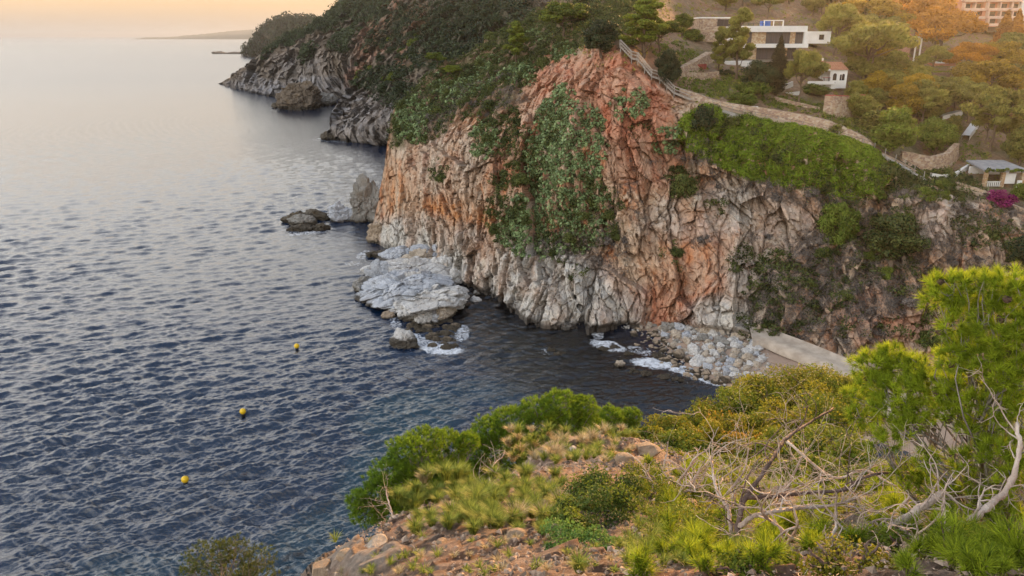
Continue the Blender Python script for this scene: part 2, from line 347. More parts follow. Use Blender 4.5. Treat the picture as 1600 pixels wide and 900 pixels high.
# ---------------------------------------------------------------- the sea
WAVES = []
_r = np.random.RandomState(5)
for k in range(84):
    lam = 0.4 * (5.0 / 0.4) ** (_r.rand() ** 1.2)
    th = R(104) + _r.randn() * R(24)         # swell runs towards the shore on the right
    WAVES.append((lam, th, 0.0135 * lam ** 0.72 * (0.6 + .8 * _r.rand()), _r.rand() * 6.28))
def build_sea():
    inv = np.concatenate([np.linspace(1 / 42., 1 / 3000., 1150), np.linspace(1 / 3400., 1 / 42000., 40)])
    rr = 1 / inv; dr = np.abs(np.gradient(rr))
    an = np.concatenate([np.linspace(-80, -38.5, 30), np.linspace(-38, 22, 1000), np.linspace(22.5, 80, 40)])
    da = np.abs(np.gradient(R(1) * an))
    Rg, A = np.meshgrid(rr, R(1) * an, indexing='ij'); DR = np.broadcast_to(dr[:, None], Rg.shape); DA = Rg * da[None]
    X, Y = Rg * np.sin(A), Rg * np.cos(A)
    gust = .5 + .9 * sstep(-.3, .35, fbm(np.stack([X / 70 + 3, Y / 130, 0 * X], -1), 3, 9))
    calm = 1 - .55 * sstep(30, 0, np.hypot(X - 12, Y - 92) - 6)        # sheltered water inside the cove
    Z = np.zeros_like(X)
    for lam, th, am, ph in WAVES:
        cx, cy = math.cos(th), math.sin(th)
        k = 2 * math.pi / lam
        eff = np.maximum(DR * abs(cy), DA * abs(cx)) * 1.6
        f = np.clip(lam / eff - 1, 0, 1) if True else 1
        pw = (k * (X * cx + Y * cy) + ph + .8 * np.sin(X * .11 + ph) + .6 * np.sin(Y * .07 + 2 * ph))
        s = np.sin(pw); Z += f * am * (s + .25 * np.cos(2 * pw)) * gust * calm
    U, Vv = proj(np.stack([X, Y, 0 * X], -1))
    foam = blobs(U, Vv, [(655, 533, 34, 10, 12, 1), (690, 545, 40, 9, 5, 1.1), (722, 520, 14, 16, 20, .9), (618, 505, 10, 18, -20, .8), (740, 500, 30, 10, 20, .35),
                         (934, 523, 12, 9, 20, .9), (950, 540, 34, 9, 12, 1), (1000, 548, 24, 8, 14, .8), (1022, 568, 40, 9, 4, 1.1), (1075, 581, 38, 9, 14, 1.1), (1110, 594, 28, 8, 18, 1.1), (1050, 592, 25, 8, 18, .4),
                         (853, 549, 16, 6, 0, .7), (885, 545, 16, 4, 0, .5), (570, 398, 18, 8, -15, .8), (552, 412, 16, 5, 0, .7), (560, 430, 12, 14, 60, .5), (450, 345, 14, 7, 20, .7), (480, 362, 40, 6, -8, .8),
                         (583, 470, 30, 8, 35, .55), (530, 220, 60, 4, 3, .7), (505, 185, 18, 3, 0, .6), (430, 150, 60, 3, 8, .6), (490, 170, 60, 3, 3, .5), (580, 380, 14, 6, 0, .5), (380, 88, 30, 1.6, 0, .6), (700, 500, 20, 12, 0, .4), (690, 556, 70, 14, 8, .45), (980, 560, 60, 16, 14, .45), (1080, 596, 50, 12, 14, .5), (560, 440, 20, 40, 0, .4), (480, 350, 50, 16, 0, .4)])
    shallow = np.maximum(blobs(U, Vv, [(640, 650, 90, 40, -10, .75), (590, 760, 80, 60, -60, .8), (480, 860, 170, 50, -30, .7), (760, 610, 70, 20, 0, .5), (250, 900, 130, 40, 0, .5)]) * .8, 0)
    dark = blobs(U, Vv, [(900, 570, 190, 70, 15, 1), (760, 480, 60, 60, 30, 1), (1000, 600, 120, 40, 10, 1), (620, 365, 40, 25, 0, .6)])  # cove water darkened: the cliff's dark reflection put into the colour
    far = sstep(60, 900, Rg)
    P = np.stack([X, Y, Z], -1).reshape(-1, 3)
    m, n, l, b = mat('sea_water', (.006, .03, .09), .05, .5)
    b.inputs['IOR'].default_value = 1.8
    def attr(nm): a = n.new('ShaderNodeAttribute'); a.attribute_name = nm; return a.outputs['Fac']
    tc = n.new('ShaderNodeTexCoord')
    mx = n.new('ShaderNodeMixRGB'); mx.inputs['Color1'].default_value = (.001, .013, .040, 1); mx.inputs['Color2'].default_value = (.003, .040, .058, 1); l.new(attr('shallow'), mx.inputs['Fac'])
    m2 = n.new('ShaderNodeMixRGB'); m2.inputs['Color2'].default_value = (.0015, .0025, .004, 1); l.new(mx.outputs[0], m2.inputs['Color1']); l.new(attr('cove_reflection'), m2.inputs['Fac'])
    nf = n.new('ShaderNodeTexNoise'); nf.inputs['Scale'].default_value = 1.3; nf.inputs['Detail'].default_value = 8; nf.inputs['Roughness'].default_value = .68; nf.inputs['Distortion'].default_value = 1.2
    l.new(tc.outputs['Object'], nf.inputs['Vector'])
    sb = n.new('ShaderNodeMath'); sb.operation = 'MULTIPLY_ADD'; l.new(attr('foam'), sb.inputs[0]); sb.inputs[1].default_value = .52; l.new(nf.outputs['Fac'], sb.inputs[2])
    fr = n.new('ShaderNodeMapRange'); fr.inputs['From Min'].default_value = .86; fr.inputs['From Max'].default_value = 1.12; l.new(sb.outputs[0], fr.inputs['Value'])
    m3 = n.new('ShaderNodeMixRGB'); m3.inputs['Color2'].default_value = (.72, .76, .82, 1); l.new(m2.outputs[0], m3.inputs['Color1']); l.new(fr.outputs[0], m3.inputs['Fac'])
    l.new(m3.outputs[0], b.inputs['Base Color'])
    rg = n.new('ShaderNodeMapRange'); rg.inputs['To Min'].default_value = .06; rg.inputs['To Max'].default_value = .27; l.new(attr('far'), rg.inputs['Value'])
    ra = n.new('ShaderNodeMath'); ra.operation = 'MAXIMUM'; l.new(rg.outputs[0], ra.inputs[0]); fm = n.new('ShaderNodeMath'); fm.operation = 'MULTIPLY'; fm.inputs[1].default_value = .7; l.new(fr.outputs[0], fm.inputs[0]); l.new(fm.outputs[0], ra.inputs[1])
    l.new(ra.outputs[0], b.inputs['Roughness'])
    mp = n.new('ShaderNodeMapping'); mp.inputs['Scale'].default_value = (1, 2.0, 1); mp.inputs['Rotation'].default_value = (0, 0, R(-14)); l.new(tc.outputs['Object'], mp.inputs[0])
    nb = n.new('ShaderNodeTexNoise'); nb.inputs['Scale'].default_value = 2.1; nb.inputs['Detail'].default_value = 5; nb.inputs['Roughness'].default_value = .6; nb.inputs['Distortion'].default_value = .4
    l.new(mp.outputs[0], nb.inputs['Vector'])
    bs = n.new('ShaderNodeMapRange'); bs.inputs['To Min'].default_value = .55; bs.inputs['To Max'].default_value = .3; l.new(attr('far'), bs.inputs['Value'])
    bp = n.new('ShaderNodeBump'); bp.inputs['Distance'].default_value = .16; l.new(bs.outputs[0], bp.inputs['Strength']); l.new(nb.outputs['Fac'], bp.inputs['Height']); l.new(bp.outputs[0], b.inputs['Normal'])
    me = mesh_np('sea', P, grid_faces(*X.shape), dict(foam=foam.ravel(), shallow=shallow.ravel(), cove_reflection=dark.ravel(), far=far.ravel()), [m])
    link('sea', me, kind='structure')
build_sea()

# ---------------------------------------------------------------- land traced as reliefs: each pixel of the coast gets its own distance
def relief(us, top, bot, ctrl, rows, back=14, backstep=3.0, low=5, lam=1e-4):
    """ctrl: (u, v, Y) with Y = None for a point on the waterline"""
    pts = []; val = []
    for u, v, Y in ctrl:
        if Y is None: Y = float(atZ(u, v)[1])
        pts.append((u, v)); val.append(math.log(Y))
    f = TPS(pts, val, 400.0, lam)
    us = np.asarray(us, float); tv = np.interp(us, *zip(*top)); bv = np.interp(us, *zip(*bot))
    t = np.linspace(0, 1, rows)[:, None]
    Vv = tv[None] * (1 - t) + bv[None] * t; U = np.broadcast_to(us[None], Vv.shape).copy()
    P = atY(U, Vv, np.exp(f(U, Vv)))
    return f, U, Vv, P
def normals(P, flip=1):
    a = np.gradient(P, axis=0); b = np.gradient(P, axis=1); n = np.cross(a, b); n /= np.linalg.norm(n, axis=-1)[..., None] + 1e-12
    c = np.array([0, 0, H]) - P; s = np.sign((n * c).sum(-1))[..., None]; s[s == 0] = 1
    return n * s
def close_up(P, back=10, step=3.0, low=5):
    """continue the surface behind its skyline and below its foot, so that it is solid ground from the side too"""
    top = [P[0] + np.stack([0 * P[0][:, 0], np.full(len(P[0]), k * step), ((P[0][:, 2] - H) / P[0][:, 1] - .35) * k * step], -1) for k in range(back, 0, -1)]
    bot = [P[-1] + np.array([0, -.12, -1.0]) * k * .8 for k in range(1, low + 1)]
    return np.concatenate([np.array(top), P, np.array(bot)])
def pad(A, back, low):
    return np.concatenate([np.repeat(A[:1], back, 0), A, np.repeat(A[-1:], low, 0)])
def smooth2(a, k):
    for _ in range(k):
        a = (np.roll(a, 1, 0) + 2 * a + np.roll(a, -1, 0)) / 4; a = (np.roll(a, 1, 1) + 2 * a + np.roll(a, -1, 1)) / 4
    return a

ROCK = rock_material('cliff_rock', 1.0, .8)
ROCK_FAR = rock_material('far_cliff_rock', .35, .8)
def mixc(a, b, t): return a * (1 - t[..., None]) + np.asarray(b) * t[..., None]

# --- the main headland
M_TOP = [(575, 374), (582, 350), (590, 322), (597, 285), (603, 252), (607, 222), (612, 185), (622, 165), (640, 148), (662, 128), (700, 100), (740, 78), (790, 50), (830, 28), (856, 6), (880, -40), (1700, -70)]
M_BOT = [(575, 380), (600, 380), (640, 400), (720, 442), (752, 455), (790, 470), (812, 490), (830, 507), (870, 510), (905, 514), (990, 508), (1100, 512), (1180, 522), (1320, 574), (1400, 600), (1700, 690)]
M_CTRL = [(575, 378, None), (640, 400, None), (720, 441, None), (790, 470, None), (830, 506, None), (905, 513, None), (990, 509, 103), (1100, 512, 98), (1180, 522, 94), (1320, 572, 86), (1420, 600, 82), (1640, 680, 72),
          (590, 322, 154), (605, 240, 158), (612, 190, 162), (640, 150, 166), (720, 90, 172), (790, 50, 178), (850, 15, 184),
          (640, 300, 147), (660, 220, 150), (700, 150, 158), (740, 110, 166), (720, 330, 132), (720, 230, 139), (760, 160, 148), (800, 100, 160), (840, 60, 168),
          (790, 380, 121), (800, 280, 126), (820, 200, 132), (870, 120, 139), (900, 70, 148), (860, 430, 110), (900, 380, 113), (900, 300, 117), (920, 200, 121), (940, 120, 126),
          (968, 68, 131), (1015, 115, 127), (1055, 145, 125), (980, 200, 118), (1000, 300, 113), (1000, 400, 108), (1000, 470, 105),
          (1120, 175, 122), (1180, 190, 120), (1270, 210, 117), (1360, 238, 114), (1450, 288, 108), (1520, 315, 104), (1600, 345, 100),
          (1100, 250, 115), (1200, 280, 112), (1300, 310, 108), (1120, 350, 108), (1220, 380, 104), (1150, 440, 101), (1250, 460, 96), (1330, 400, 100), (1330, 500, 91), (1440, 400, 97), (1460, 480, 91), (1560, 420, 93), (1560, 520, 86),
          (1090, 120, 136), (1150, 125, 136), (1120, 100, 146), (1200, 108, 150), (1260, 105, 152), (1100, 62, 160), (1240, 160, 134), (1300, 150, 142), (1330, 135, 150), (1360, 180, 138), (1450, 200, 135), (1450, 255, 122), (1550, 250, 120), (1550, 285, 112), (1600, 200, 140), (1420, 130, 168), (1500, 100, 190), (1400, 90, 190), (1600, 80, 230),
          (1400, 20, 260), (1500, 50, 250), (1600, 20, 290), (1000, 60, 142), (1050, 60, 150), (1000, 20, 160), (960, 20, 158), (900, 20, 162), (1100, 20, 195), (1200, 40, 190), (1300, 50, 205), (1400, -60, 340), (1650, -60, 360), (900, -60, 215), (1100, -60, 245), (1250, -60, 290)]
_us = np.concatenate([np.linspace(575, 625, 60), np.linspace(626.2, 1700, 880)])
M_F, M_U, M_V, M_P0 = relief(_us, M_TOP, M_BOT, M_CTRL, 470)
M_N0 = normals(M_P0)
_BSM = smooth2(M_N0.copy(), 30); _BSM /= np.linalg.norm(_BSM, axis=-1)[..., None]
# upper line of the bare cliff: inland of it the ground is soil and gardens
CREST = [(575, 300), (600, 160), (700, 60), (850, -20), (930, 20), (968, 80), (1015, 125), (1055, 150), (1120, 178), (1180, 192), (1270, 214), (1360, 240), (1450, 292), (1520, 318), (1600, 348), (1700, 380)]
inland = sstep(6, -6, M_V - np.interp(M_U, *zip(*CREST))) * sstep(900, 960, M_U)
topveg = blobs(M_U, M_V, [(660, 165, 55, 45, -35, 1), (720, 130, 80, 50, -30, 1), (800, 75, 80, 45, -30, 1), (900, 25, 90, 50, 0, 1), (760, 150, 50, 30, 0, 1), (630, 200, 24, 30, 0, 1), (960, 30, 60, 40, 0, 1)])
_q = M_P0
_tilt = _q @ np.array([[.82, .25, 0], [-.55, .36, 0], [.36, .05, 1]])            # joints lean to the left going up
_warp = np.stack([fbm(_q / 9 + 5, 3, 21), fbm(_q / 9 + 15, 3, 22), fbm(_q / 9 + 25, 3, 23)], -1)
_w = _tilt + 1.5 * _warp
calmz = 1 - .9 * blobs(M_U, M_V, [(985, 95, 80, 60, 30, 1), (1040, 150, 50, 30, 30, .8), (900, 60, 60, 40, 0, .8)])
big = fbm(_q / 19, 3, 1) * 2.6 * calmz
stri = fbm(_w * np.array([1 / 1.5, 1 / 1.5, 1 / 8.]), 3, 35, .6, True)
gul = fbm(_w * np.array([1 / 8, 1 / 8, 1 / 36]), 3, 31, .45, True)    # gullies and ribs running down the face
T0, E0, ID0 = facets(_w * np.array([1 / 8.5, 1 / 8.5, 1 / 22.]) + 2, 2)
T1, E1, ID1 = facets(_w * np.array([1 / 3.6, 1 / 3.6, 1 / 9.]), 3)
_w2 = _w + .35 * np.stack([fbm(_q / 1.6 + 5, 2, 24), fbm(_q / 1.6 + 15, 2, 25), fbm(_q / 1.6 + 25, 2, 26)], -1)
T2, E2, ID2 = facets(_w2 * np.array([1 / 1.5, 1 / 1.5, 1 / 3.2]) + 7, 4)
T3, E3, ID3 = facets(_w2 * np.array([1 / .62, 1 / .62, 1 / 1.1]) + 3, 6)
rough = fbm(_q / .9, 4, 51, .62)
blocky = np.clip(.7 + .9 * fbm(_q / 12 + 40, 2, 61) + blobs(M_U, M_V, [(860, 440, 110, 70, 20, .5), (700, 350, 90, 60, 0, .5), (1170, 480, 60, 60, 0, .5)]), .4, 1.1)
D = big + .35 * stri + calmz * (1.5 * gul + 2.0 * (ID0 - .5) + 2.4 * T0) + (.3 + .7 * calmz) * (1.9 * (ID1 - .5) + 1.9 * T1 - .45 * (1 - E1)) + blocky * (1.15 * (ID2 - .5) + 1.35 * T2 - .35 * (1 - E2)) + .42 * (ID3 - .5) + .6 * T3 + .35 * rough
soft = big * .25 + .25 * fbm(_q / 3.0, 3, 71) + .12 * rough
rockw = (1 - inland) * (1 - .6 * topveg)
edge = sstep(0, 70, M_U - np.interp(M_V, [160, 222, 322, 380], [612, 607, 590, 575])) * .65 + .35
D = (D * rockw + soft * (1 - rockw)) * edge
D *= .5 + .5 * sstep(0, 14, np.interp(M_U, *zip(*M_BOT)) - M_V)
D -= .9 * sstep(0, 14, np.interp(M_U, *zip(*CREST)) - M_V + 7) * (1 - inland)
_dir = _BSM.copy(); _dir[..., 2] *= .5; _dir /= np.linalg.norm(_dir, axis=-1)[..., None]
_dir = _dir * rockw[..., None] + np.array([0, 0, 1.]) * (1 - rockw[..., None]); _dir /= np.linalg.norm(_dir, axis=-1)[..., None]
_tc = np.array([0, 0, H]) - M_P0; _tc /= np.linalg.norm(_tc, axis=-1)[..., None]
D = D * (1 - rockw + rockw * (.4 + .6 * sstep(.1, .8, (_dir * _tc).sum(-1))))
_cv = _tc * np.array([1, 1, .25]); _cv /= np.linalg.norm(_cv, axis=-1)[..., None]; _dir = _dir * (1 - .62 * rockw[..., None]) + _cv * .62 * rockw[..., None]; _dir /= np.linalg.norm(_dir, axis=-1)[..., None]       # no deep relief where the face is seen edge-on and folds
M_P = M_P0 + _dir * D[..., None]
M_N = normals(M_P)
# mineral colours (linear): terracotta, ochre, cream, grey-white near the sea, brick red gullies, soil
z = M_P0[..., 2]
c = np.zeros(M_P.shape) + np.array([.37, .235, .155])
nA = fbm(_w * np.array([1 / 5., 1 / 5., 1 / 16.]), 4, 81); nB = fbm(_q / 2.2, 4, 82, .6); nC = fbm(_w * np.array([1 / 1.6, 1 / 1.6, 1 / 7.]), 3, 83)
c = mixc(c, (.42, .33, .25), sstep(-.25, .3, nA)); c = mixc(c, (.40, .17, .075), .85 * sstep(.02, .4, nC + .35 * nB))
c = mixc(c, (.50, .44, .36), .8 * sstep(.08, .35, nB - .2 * nA)); c = mixc(c, (.18, .12, .09), .75 * sstep(.12, .42, -nB + .3 * nC))
redz = blobs(M_U, M_V, [(985, 140, 70, 95, 0, .9), (880, 130, 60, 60, -20, .7), (820, 230, 50, 70, 0, .4), (1010, 240, 60, 60, 0, .6), (1090, 430, 60, 90, 10, .4), (940, 460, 40, 50, 0, .4), (1040, 480, 60, 40, 0, .6), (1380, 500, 70, 60, 0, .5)])
c = mixc(c, (.40, .155, .095), redz * (.45 + .5 * sstep(-.3, .3, nC)))
orz = blobs(M_U, M_V, [(705, 325, 45, 18, 10, .9), (760, 360, 18, 40, 10, .8), (925, 455, 40, 60, 20, .5), (1250, 350, 60, 60, 0, .3), (620, 290, 20, 80, -10, .5), (1060, 390, 60, 60, 0, .4)])
c = mixc(c, (.44, .21, .085), orz * sstep(-.25, .25, nB + nC))
palez = blobs(M_U, M_V, [(865, 440, 110, 62, 20, 1.1), (800, 440, 45, 60, 0, 1), (740, 400, 45, 50, 0, .8), (650, 370, 60, 40, 0, .7), (1110, 330, 110, 40, -10, .6), (1230, 350, 60, 50, 0, .55), (1130, 500, 60, 40, 0, .8), (1470, 340, 60, 50, 0, .5), (690, 250, 60, 60, 0, .35), (660, 230, 40, 60, 0, .3), (1180, 420, 40, 60, 0, .5)])
palez = np.clip(palez + .9 * sstep(7, 0, z) * (M_U < 1010), 0, 1.2)
c = mixc(c, (.42, .425, .415), np.clip(palez * (.75 + 1.0 * nA + .8 * nC), 0, .95))
c = mixc(c, (.23, .21, .18), .55 * blobs(M_U, M_V, [(1340, 480, 140, 80, 20, 1), (1250, 430, 70, 90, 0, 1), (1540, 400, 90, 60, 0, .7), (1360, 380, 90, 60, 0, .7)]) * sstep(-.25, .25, nB))
c = mixc(c, (.085, .058, .042), rockw * np.clip(.5 * (E1 < .16) + .4 * (E2 < .2) * (blocky > .7) + .3 * (E0 < .08), 0, .6))          # darker colour along the joints between blocks
gsoil = np.clip(topveg * .85 + inland * .7, 0, 1)
c = mixc(c, (.12, .085, .055), gsoil * sstep(-.4, .1, nB + .1))
c = mixc(c, (.07, .085, .03), gsoil * .8 * sstep(0, .3, nA))
c = mixc(c, (.035, .03, .026), .9 * sstep(1.0, .2, z + .5 * nB) * (M_U < 1000))        # the wet, seaweed-dark tide line
c = np.clip(c * np.array([1.24, 1.18, 1.10]), 0, .72)
BK, LW = 12, 6
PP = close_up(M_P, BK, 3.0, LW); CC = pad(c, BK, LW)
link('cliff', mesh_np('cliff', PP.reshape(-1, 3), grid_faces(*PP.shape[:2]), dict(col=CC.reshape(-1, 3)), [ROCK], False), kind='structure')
def ground(u, v):
    """a point of the main headland seen at this pixel, and its outward normal"""
    j = int(np.clip(np.searchsorted(_us, u), 0, len(_us) - 1)); i = int(np.argmin(np.abs(M_V[:, j] - v)))
    return M_P[i, j].copy(), M_N[i, j].copy()

# --- the farther headlands behind it
def far_head(name, us, top, bot, ctrl, rows, sc, cfun, amp=1.0, backstep=8.0, lo=5, rib=1.0):
    f, U, Vv, P0 = relief(us, top, bot, ctrl, rows)
    N = smooth2(normals(P0), 12); N[..., 2] *= .5; N /= np.linalg.norm(N, axis=-1)[..., None]
    q = P0 @ np.array([[1, 0, 0], [0, 1, 0], [.35, 0, 1]]) / sc
    q = q + .25 * np.stack([fbm(P0 / sc / 2 + 5, 2, 1), fbm(P0 / sc / 2 + 9, 2, 2), fbm(P0 / sc / 2 + 3, 2, 3)], -1) * 2
    t1, e1, i1 = facets(q * np.array([1 / 5., 1 / 5., 1 / 15.]), 13); t2, e2, i2 = facets(q * np.array([1 / 1.8, 1 / 1.8, 1 / 4.]), 14)
    g = fbm(q * np.array([1 / 9., 1 / 9., 1 / 30.]), 4, 15, .5, True)
    D = (2.4 * g * rib + 2.8 * (i1 - .5) + 2.8 * t1 + 1.5 * (i2 - .5) + 1.6 * t2 + .5 * fbm(P0 / sc / 1.2, 4, 16, .6) + 2 * fbm(P0 / sc / 20, 2, 17)) * sc * amp
    w = sstep(0, 1, np.linspace(0, 1, rows) * 12)[:, None] * .7 + .3
    wt = sstep(0, 1, (Vv - np.interp(U, *zip(*top))) / 6 + .2)
    cv = (np.array([0, 0, H]) - P0) * np.array([1, 1, .25]); cv /= np.linalg.norm(cv, axis=-1)[..., None]; N = N * .45 + cv * .55; N /= np.linalg.norm(N, axis=-1)[..., None]
    P = P0 + N * (D * w * wt)[..., None]
    col = cfun(U, Vv, P, P0, sc)
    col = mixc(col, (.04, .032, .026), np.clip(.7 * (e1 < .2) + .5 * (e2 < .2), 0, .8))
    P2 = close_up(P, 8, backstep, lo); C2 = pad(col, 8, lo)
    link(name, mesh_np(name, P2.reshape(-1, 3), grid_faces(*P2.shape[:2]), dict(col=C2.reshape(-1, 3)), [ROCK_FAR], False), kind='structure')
    return f, U, Vv, P, normals(P)
def grey_rock(pale, vegz):
    def fn(U, Vv, P, P0, sc):
        a = fbm(P0 / sc / 7 * np.array([1, 1, .4]), 4, 91); b = fbm(P0 / sc / 2.5, 4, 92, .6)
        c = np.zeros(P.shape) + np.array([.15, .12, .09]); c = mixc(c, (.24, .19, .145), sstep(-.2, .3, a)); c = mixc(c, (.07, .055, .04), .85 * sstep(.0, .35, -b))
        c = mixc(c, (.30, .30, .32), np.clip(blobs(U, Vv, pale) * (.55 + 1.4 * b), 0, .85))
        c = mixc(c, (.33, .15, .09), blobs(U, Vv, [(600, 45, 26, 60, 30, .8), (650, 30, 30, 26, 0, .8), (560, 110, 12, 30, 30, .6), (690, 40, 40, 20, 0, .6), (640, 90, 16, 24, 20, .7)]) * sstep(-.3, .2, b))
        c = mixc(c, (.045, .055, .025), .9 * np.clip(blobs(U, Vv, vegz) * (.8 + 1.6 * a), 0, 1))
        return mixc(c, (.03, .026, .022), .9 * sstep(1.6, .3, P0[..., 2] + b))
    return fn
B_VEG = [(470, 52, 50, 9, -30, 1), (530, 22, 50, 18, -30, 1), (590, 15, 50, 26, 0, .8), (545, 60, 30, 16, -40, .75), (640, 80, 60, 30, 0, .7), (425, 80, 24, 5, -30, .7), (480, 84, 20, 10, -50, .6)]
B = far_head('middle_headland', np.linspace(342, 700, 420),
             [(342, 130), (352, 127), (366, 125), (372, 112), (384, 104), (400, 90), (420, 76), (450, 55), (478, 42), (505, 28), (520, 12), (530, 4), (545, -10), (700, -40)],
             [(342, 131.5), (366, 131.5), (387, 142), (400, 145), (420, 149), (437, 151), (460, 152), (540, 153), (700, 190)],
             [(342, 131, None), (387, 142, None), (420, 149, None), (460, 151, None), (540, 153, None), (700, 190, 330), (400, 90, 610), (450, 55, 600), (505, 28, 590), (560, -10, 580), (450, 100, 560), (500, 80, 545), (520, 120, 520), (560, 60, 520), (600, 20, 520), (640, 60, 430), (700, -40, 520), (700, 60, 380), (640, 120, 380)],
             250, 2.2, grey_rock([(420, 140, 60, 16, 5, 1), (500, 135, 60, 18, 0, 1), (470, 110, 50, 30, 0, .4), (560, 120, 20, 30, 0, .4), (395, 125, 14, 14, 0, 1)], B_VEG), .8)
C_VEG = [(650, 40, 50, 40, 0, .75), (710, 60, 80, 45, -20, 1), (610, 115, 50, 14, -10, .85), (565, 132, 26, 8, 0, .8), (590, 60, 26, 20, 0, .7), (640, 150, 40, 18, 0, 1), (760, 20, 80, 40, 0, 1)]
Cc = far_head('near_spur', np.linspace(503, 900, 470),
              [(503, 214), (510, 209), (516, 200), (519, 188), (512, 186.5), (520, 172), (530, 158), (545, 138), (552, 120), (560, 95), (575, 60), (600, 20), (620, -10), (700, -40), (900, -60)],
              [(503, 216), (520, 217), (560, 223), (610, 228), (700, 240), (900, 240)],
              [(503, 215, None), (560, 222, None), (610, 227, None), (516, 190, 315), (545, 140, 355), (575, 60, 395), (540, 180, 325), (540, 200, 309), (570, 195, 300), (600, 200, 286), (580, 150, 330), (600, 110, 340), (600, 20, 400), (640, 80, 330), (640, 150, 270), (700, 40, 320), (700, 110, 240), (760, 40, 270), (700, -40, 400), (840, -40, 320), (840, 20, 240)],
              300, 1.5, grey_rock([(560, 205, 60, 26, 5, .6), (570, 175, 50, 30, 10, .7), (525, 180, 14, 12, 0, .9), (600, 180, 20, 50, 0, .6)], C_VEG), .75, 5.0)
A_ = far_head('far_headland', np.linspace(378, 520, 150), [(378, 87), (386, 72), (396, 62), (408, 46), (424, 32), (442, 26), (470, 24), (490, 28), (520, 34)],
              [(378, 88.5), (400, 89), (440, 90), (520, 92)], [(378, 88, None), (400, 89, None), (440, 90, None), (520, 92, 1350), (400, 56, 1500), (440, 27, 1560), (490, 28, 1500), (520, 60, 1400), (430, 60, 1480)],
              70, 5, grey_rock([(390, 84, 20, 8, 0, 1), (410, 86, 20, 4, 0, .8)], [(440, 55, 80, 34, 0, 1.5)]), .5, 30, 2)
# low hills on the horizon
def horizon_hills():
    u = np.linspace(270, 460, 120); Yd = 9000.0
    h = np.interp(u, [270, 285, 320, 345, 370, 390, 410, 460], [0, 18, 22, 45, 62, 82, 100, 130]) + 10 * fbm(np.stack([u / 9, 0 * u, 0 * u], -1), 3, 3)
    x = (u - 800) / FPX * Yd / CP; rows = []
    for k, (dy, f) in enumerate([(0, -.1), (60, .25), (500, .6), (1500, 1.0), (2600, .5), (3500, -.1)]):
        rows.append(np.stack([x * (1 + dy / Yd), np.full_like(x, Yd + dy), h * f], -1))
    m = noisy('hill_scrub', (.05, .065, .04), (.12, .11, .08), .01, .9, 0)
    P = np.array(rows); link('distant_hills', mesh_np('distant_hills', P.reshape(-1, 3), grid_faces(*P.shape[:2]), None, [m]), kind='structure')
horizon_hills()
# ---------------------------------------------------------------- cove beach
WL = np.array([(17.0, 106.0), (18.8, 101.5), (20.3, 96), (21.5, 91), (23.5, 86), (26.5, 81), (30, 76), (35, 71), (43, 66), (55, 60)])   # the cove's waterline
def shore_dist(x, y):
    """signed distance inland of the cove's waterline"""
    x = np.asarray(x, float); y = np.asarray(y, float); best = np.full(x.shape, 1e9); sg = np.ones(x.shape)
    for a, b in zip(WL[:-1], WL[1:]):
        d = b - a; t = np.clip(((x - a[0]) * d[0] + (y - a[1]) * d[1]) / (d @ d), 0, 1)
        dist = np.hypot(x - a[0] - t * d[0], y - a[1] - t * d[1]); cr = d[0] * (y - a[1]) - d[1] * (x - a[0])
        m = dist < best; best = np.where(m, dist, best); sg = np.where(m, np.where(cr > 0, 1, -1), sg)
    return best * sg
def beach_z(x, y):
    d = shore_dist(x, y); z = np.where(d < 0, d * .25, 2.6 * (1 - np.exp(-np.maximum(d, 0) / 5.5)))
    return z
def build_beach():
    X, Y = np.meshgrid(np.linspace(12, 90, 420), np.linspace(50, 112, 330))
    Z = beach_z(X, Y) + .10 * fbm(np.stack([X / 3, Y / 3, 0 * X], -1), 4, 5) + .05 * fbm(np.stack([X / .8, Y / .8, 0 * X], -1), 2, 6)
    m = noisy('sand', (.30, .215, .165), (.40, .31, .24), .25, .95, .5, 9, 8, (.34, .25, .19))
    link('beach_sand', mesh_np('beach_sand', np.stack([X, Y, Z], -1).reshape(-1, 3), grid_faces(*X.shape), None, [m]), kind='structure')
    # pale cemented path along the foot of the slope, a low step above the sand
    pu = [(1172, 516, 1176, 534), (1195, 519, 1196, 533), (1225, 527, 1223, 545), (1260, 540, 1256, 558), (1295, 554, 1290, 572), (1330, 569, 1322, 588), (1370, 590, 1355, 612), (1420, 622, 1400, 650)]
    top = np.array([atZ(a, b, 3.35) for a, b, _, _ in pu]); bot = np.array([atZ(c, d, 3.15) for _, _, c, d in pu])
    tt = np.linspace(0, len(pu) - 1, 90); ii = np.arange(len(pu))
    I = lambda A: np.stack([np.interp(tt, ii, A[:, k]) for k in range(3)], -1)
    T, Bm = I(top), I(bot); wob = fbm(np.stack([tt * 1.7, 0 * tt, 0 * tt], -1), 3, 8) * .25
    Bm[:, 1] += wob; mid = (T + Bm) / 2; mid[:, 2] += .05
    rows = np.array([T + [0, .8, .3], T, mid, Bm, Bm + [-.05, -.12, -.9]])
    m2 = noisy('path_earth', (.33, .275, .22), (.46, .395, .325), .8, .92, .6, 8)
    link('beach_path', mesh_np('beach_path', rows.reshape(-1, 3), grid_faces(5, 90), None, [m2]), kind='structure')
build_beach()

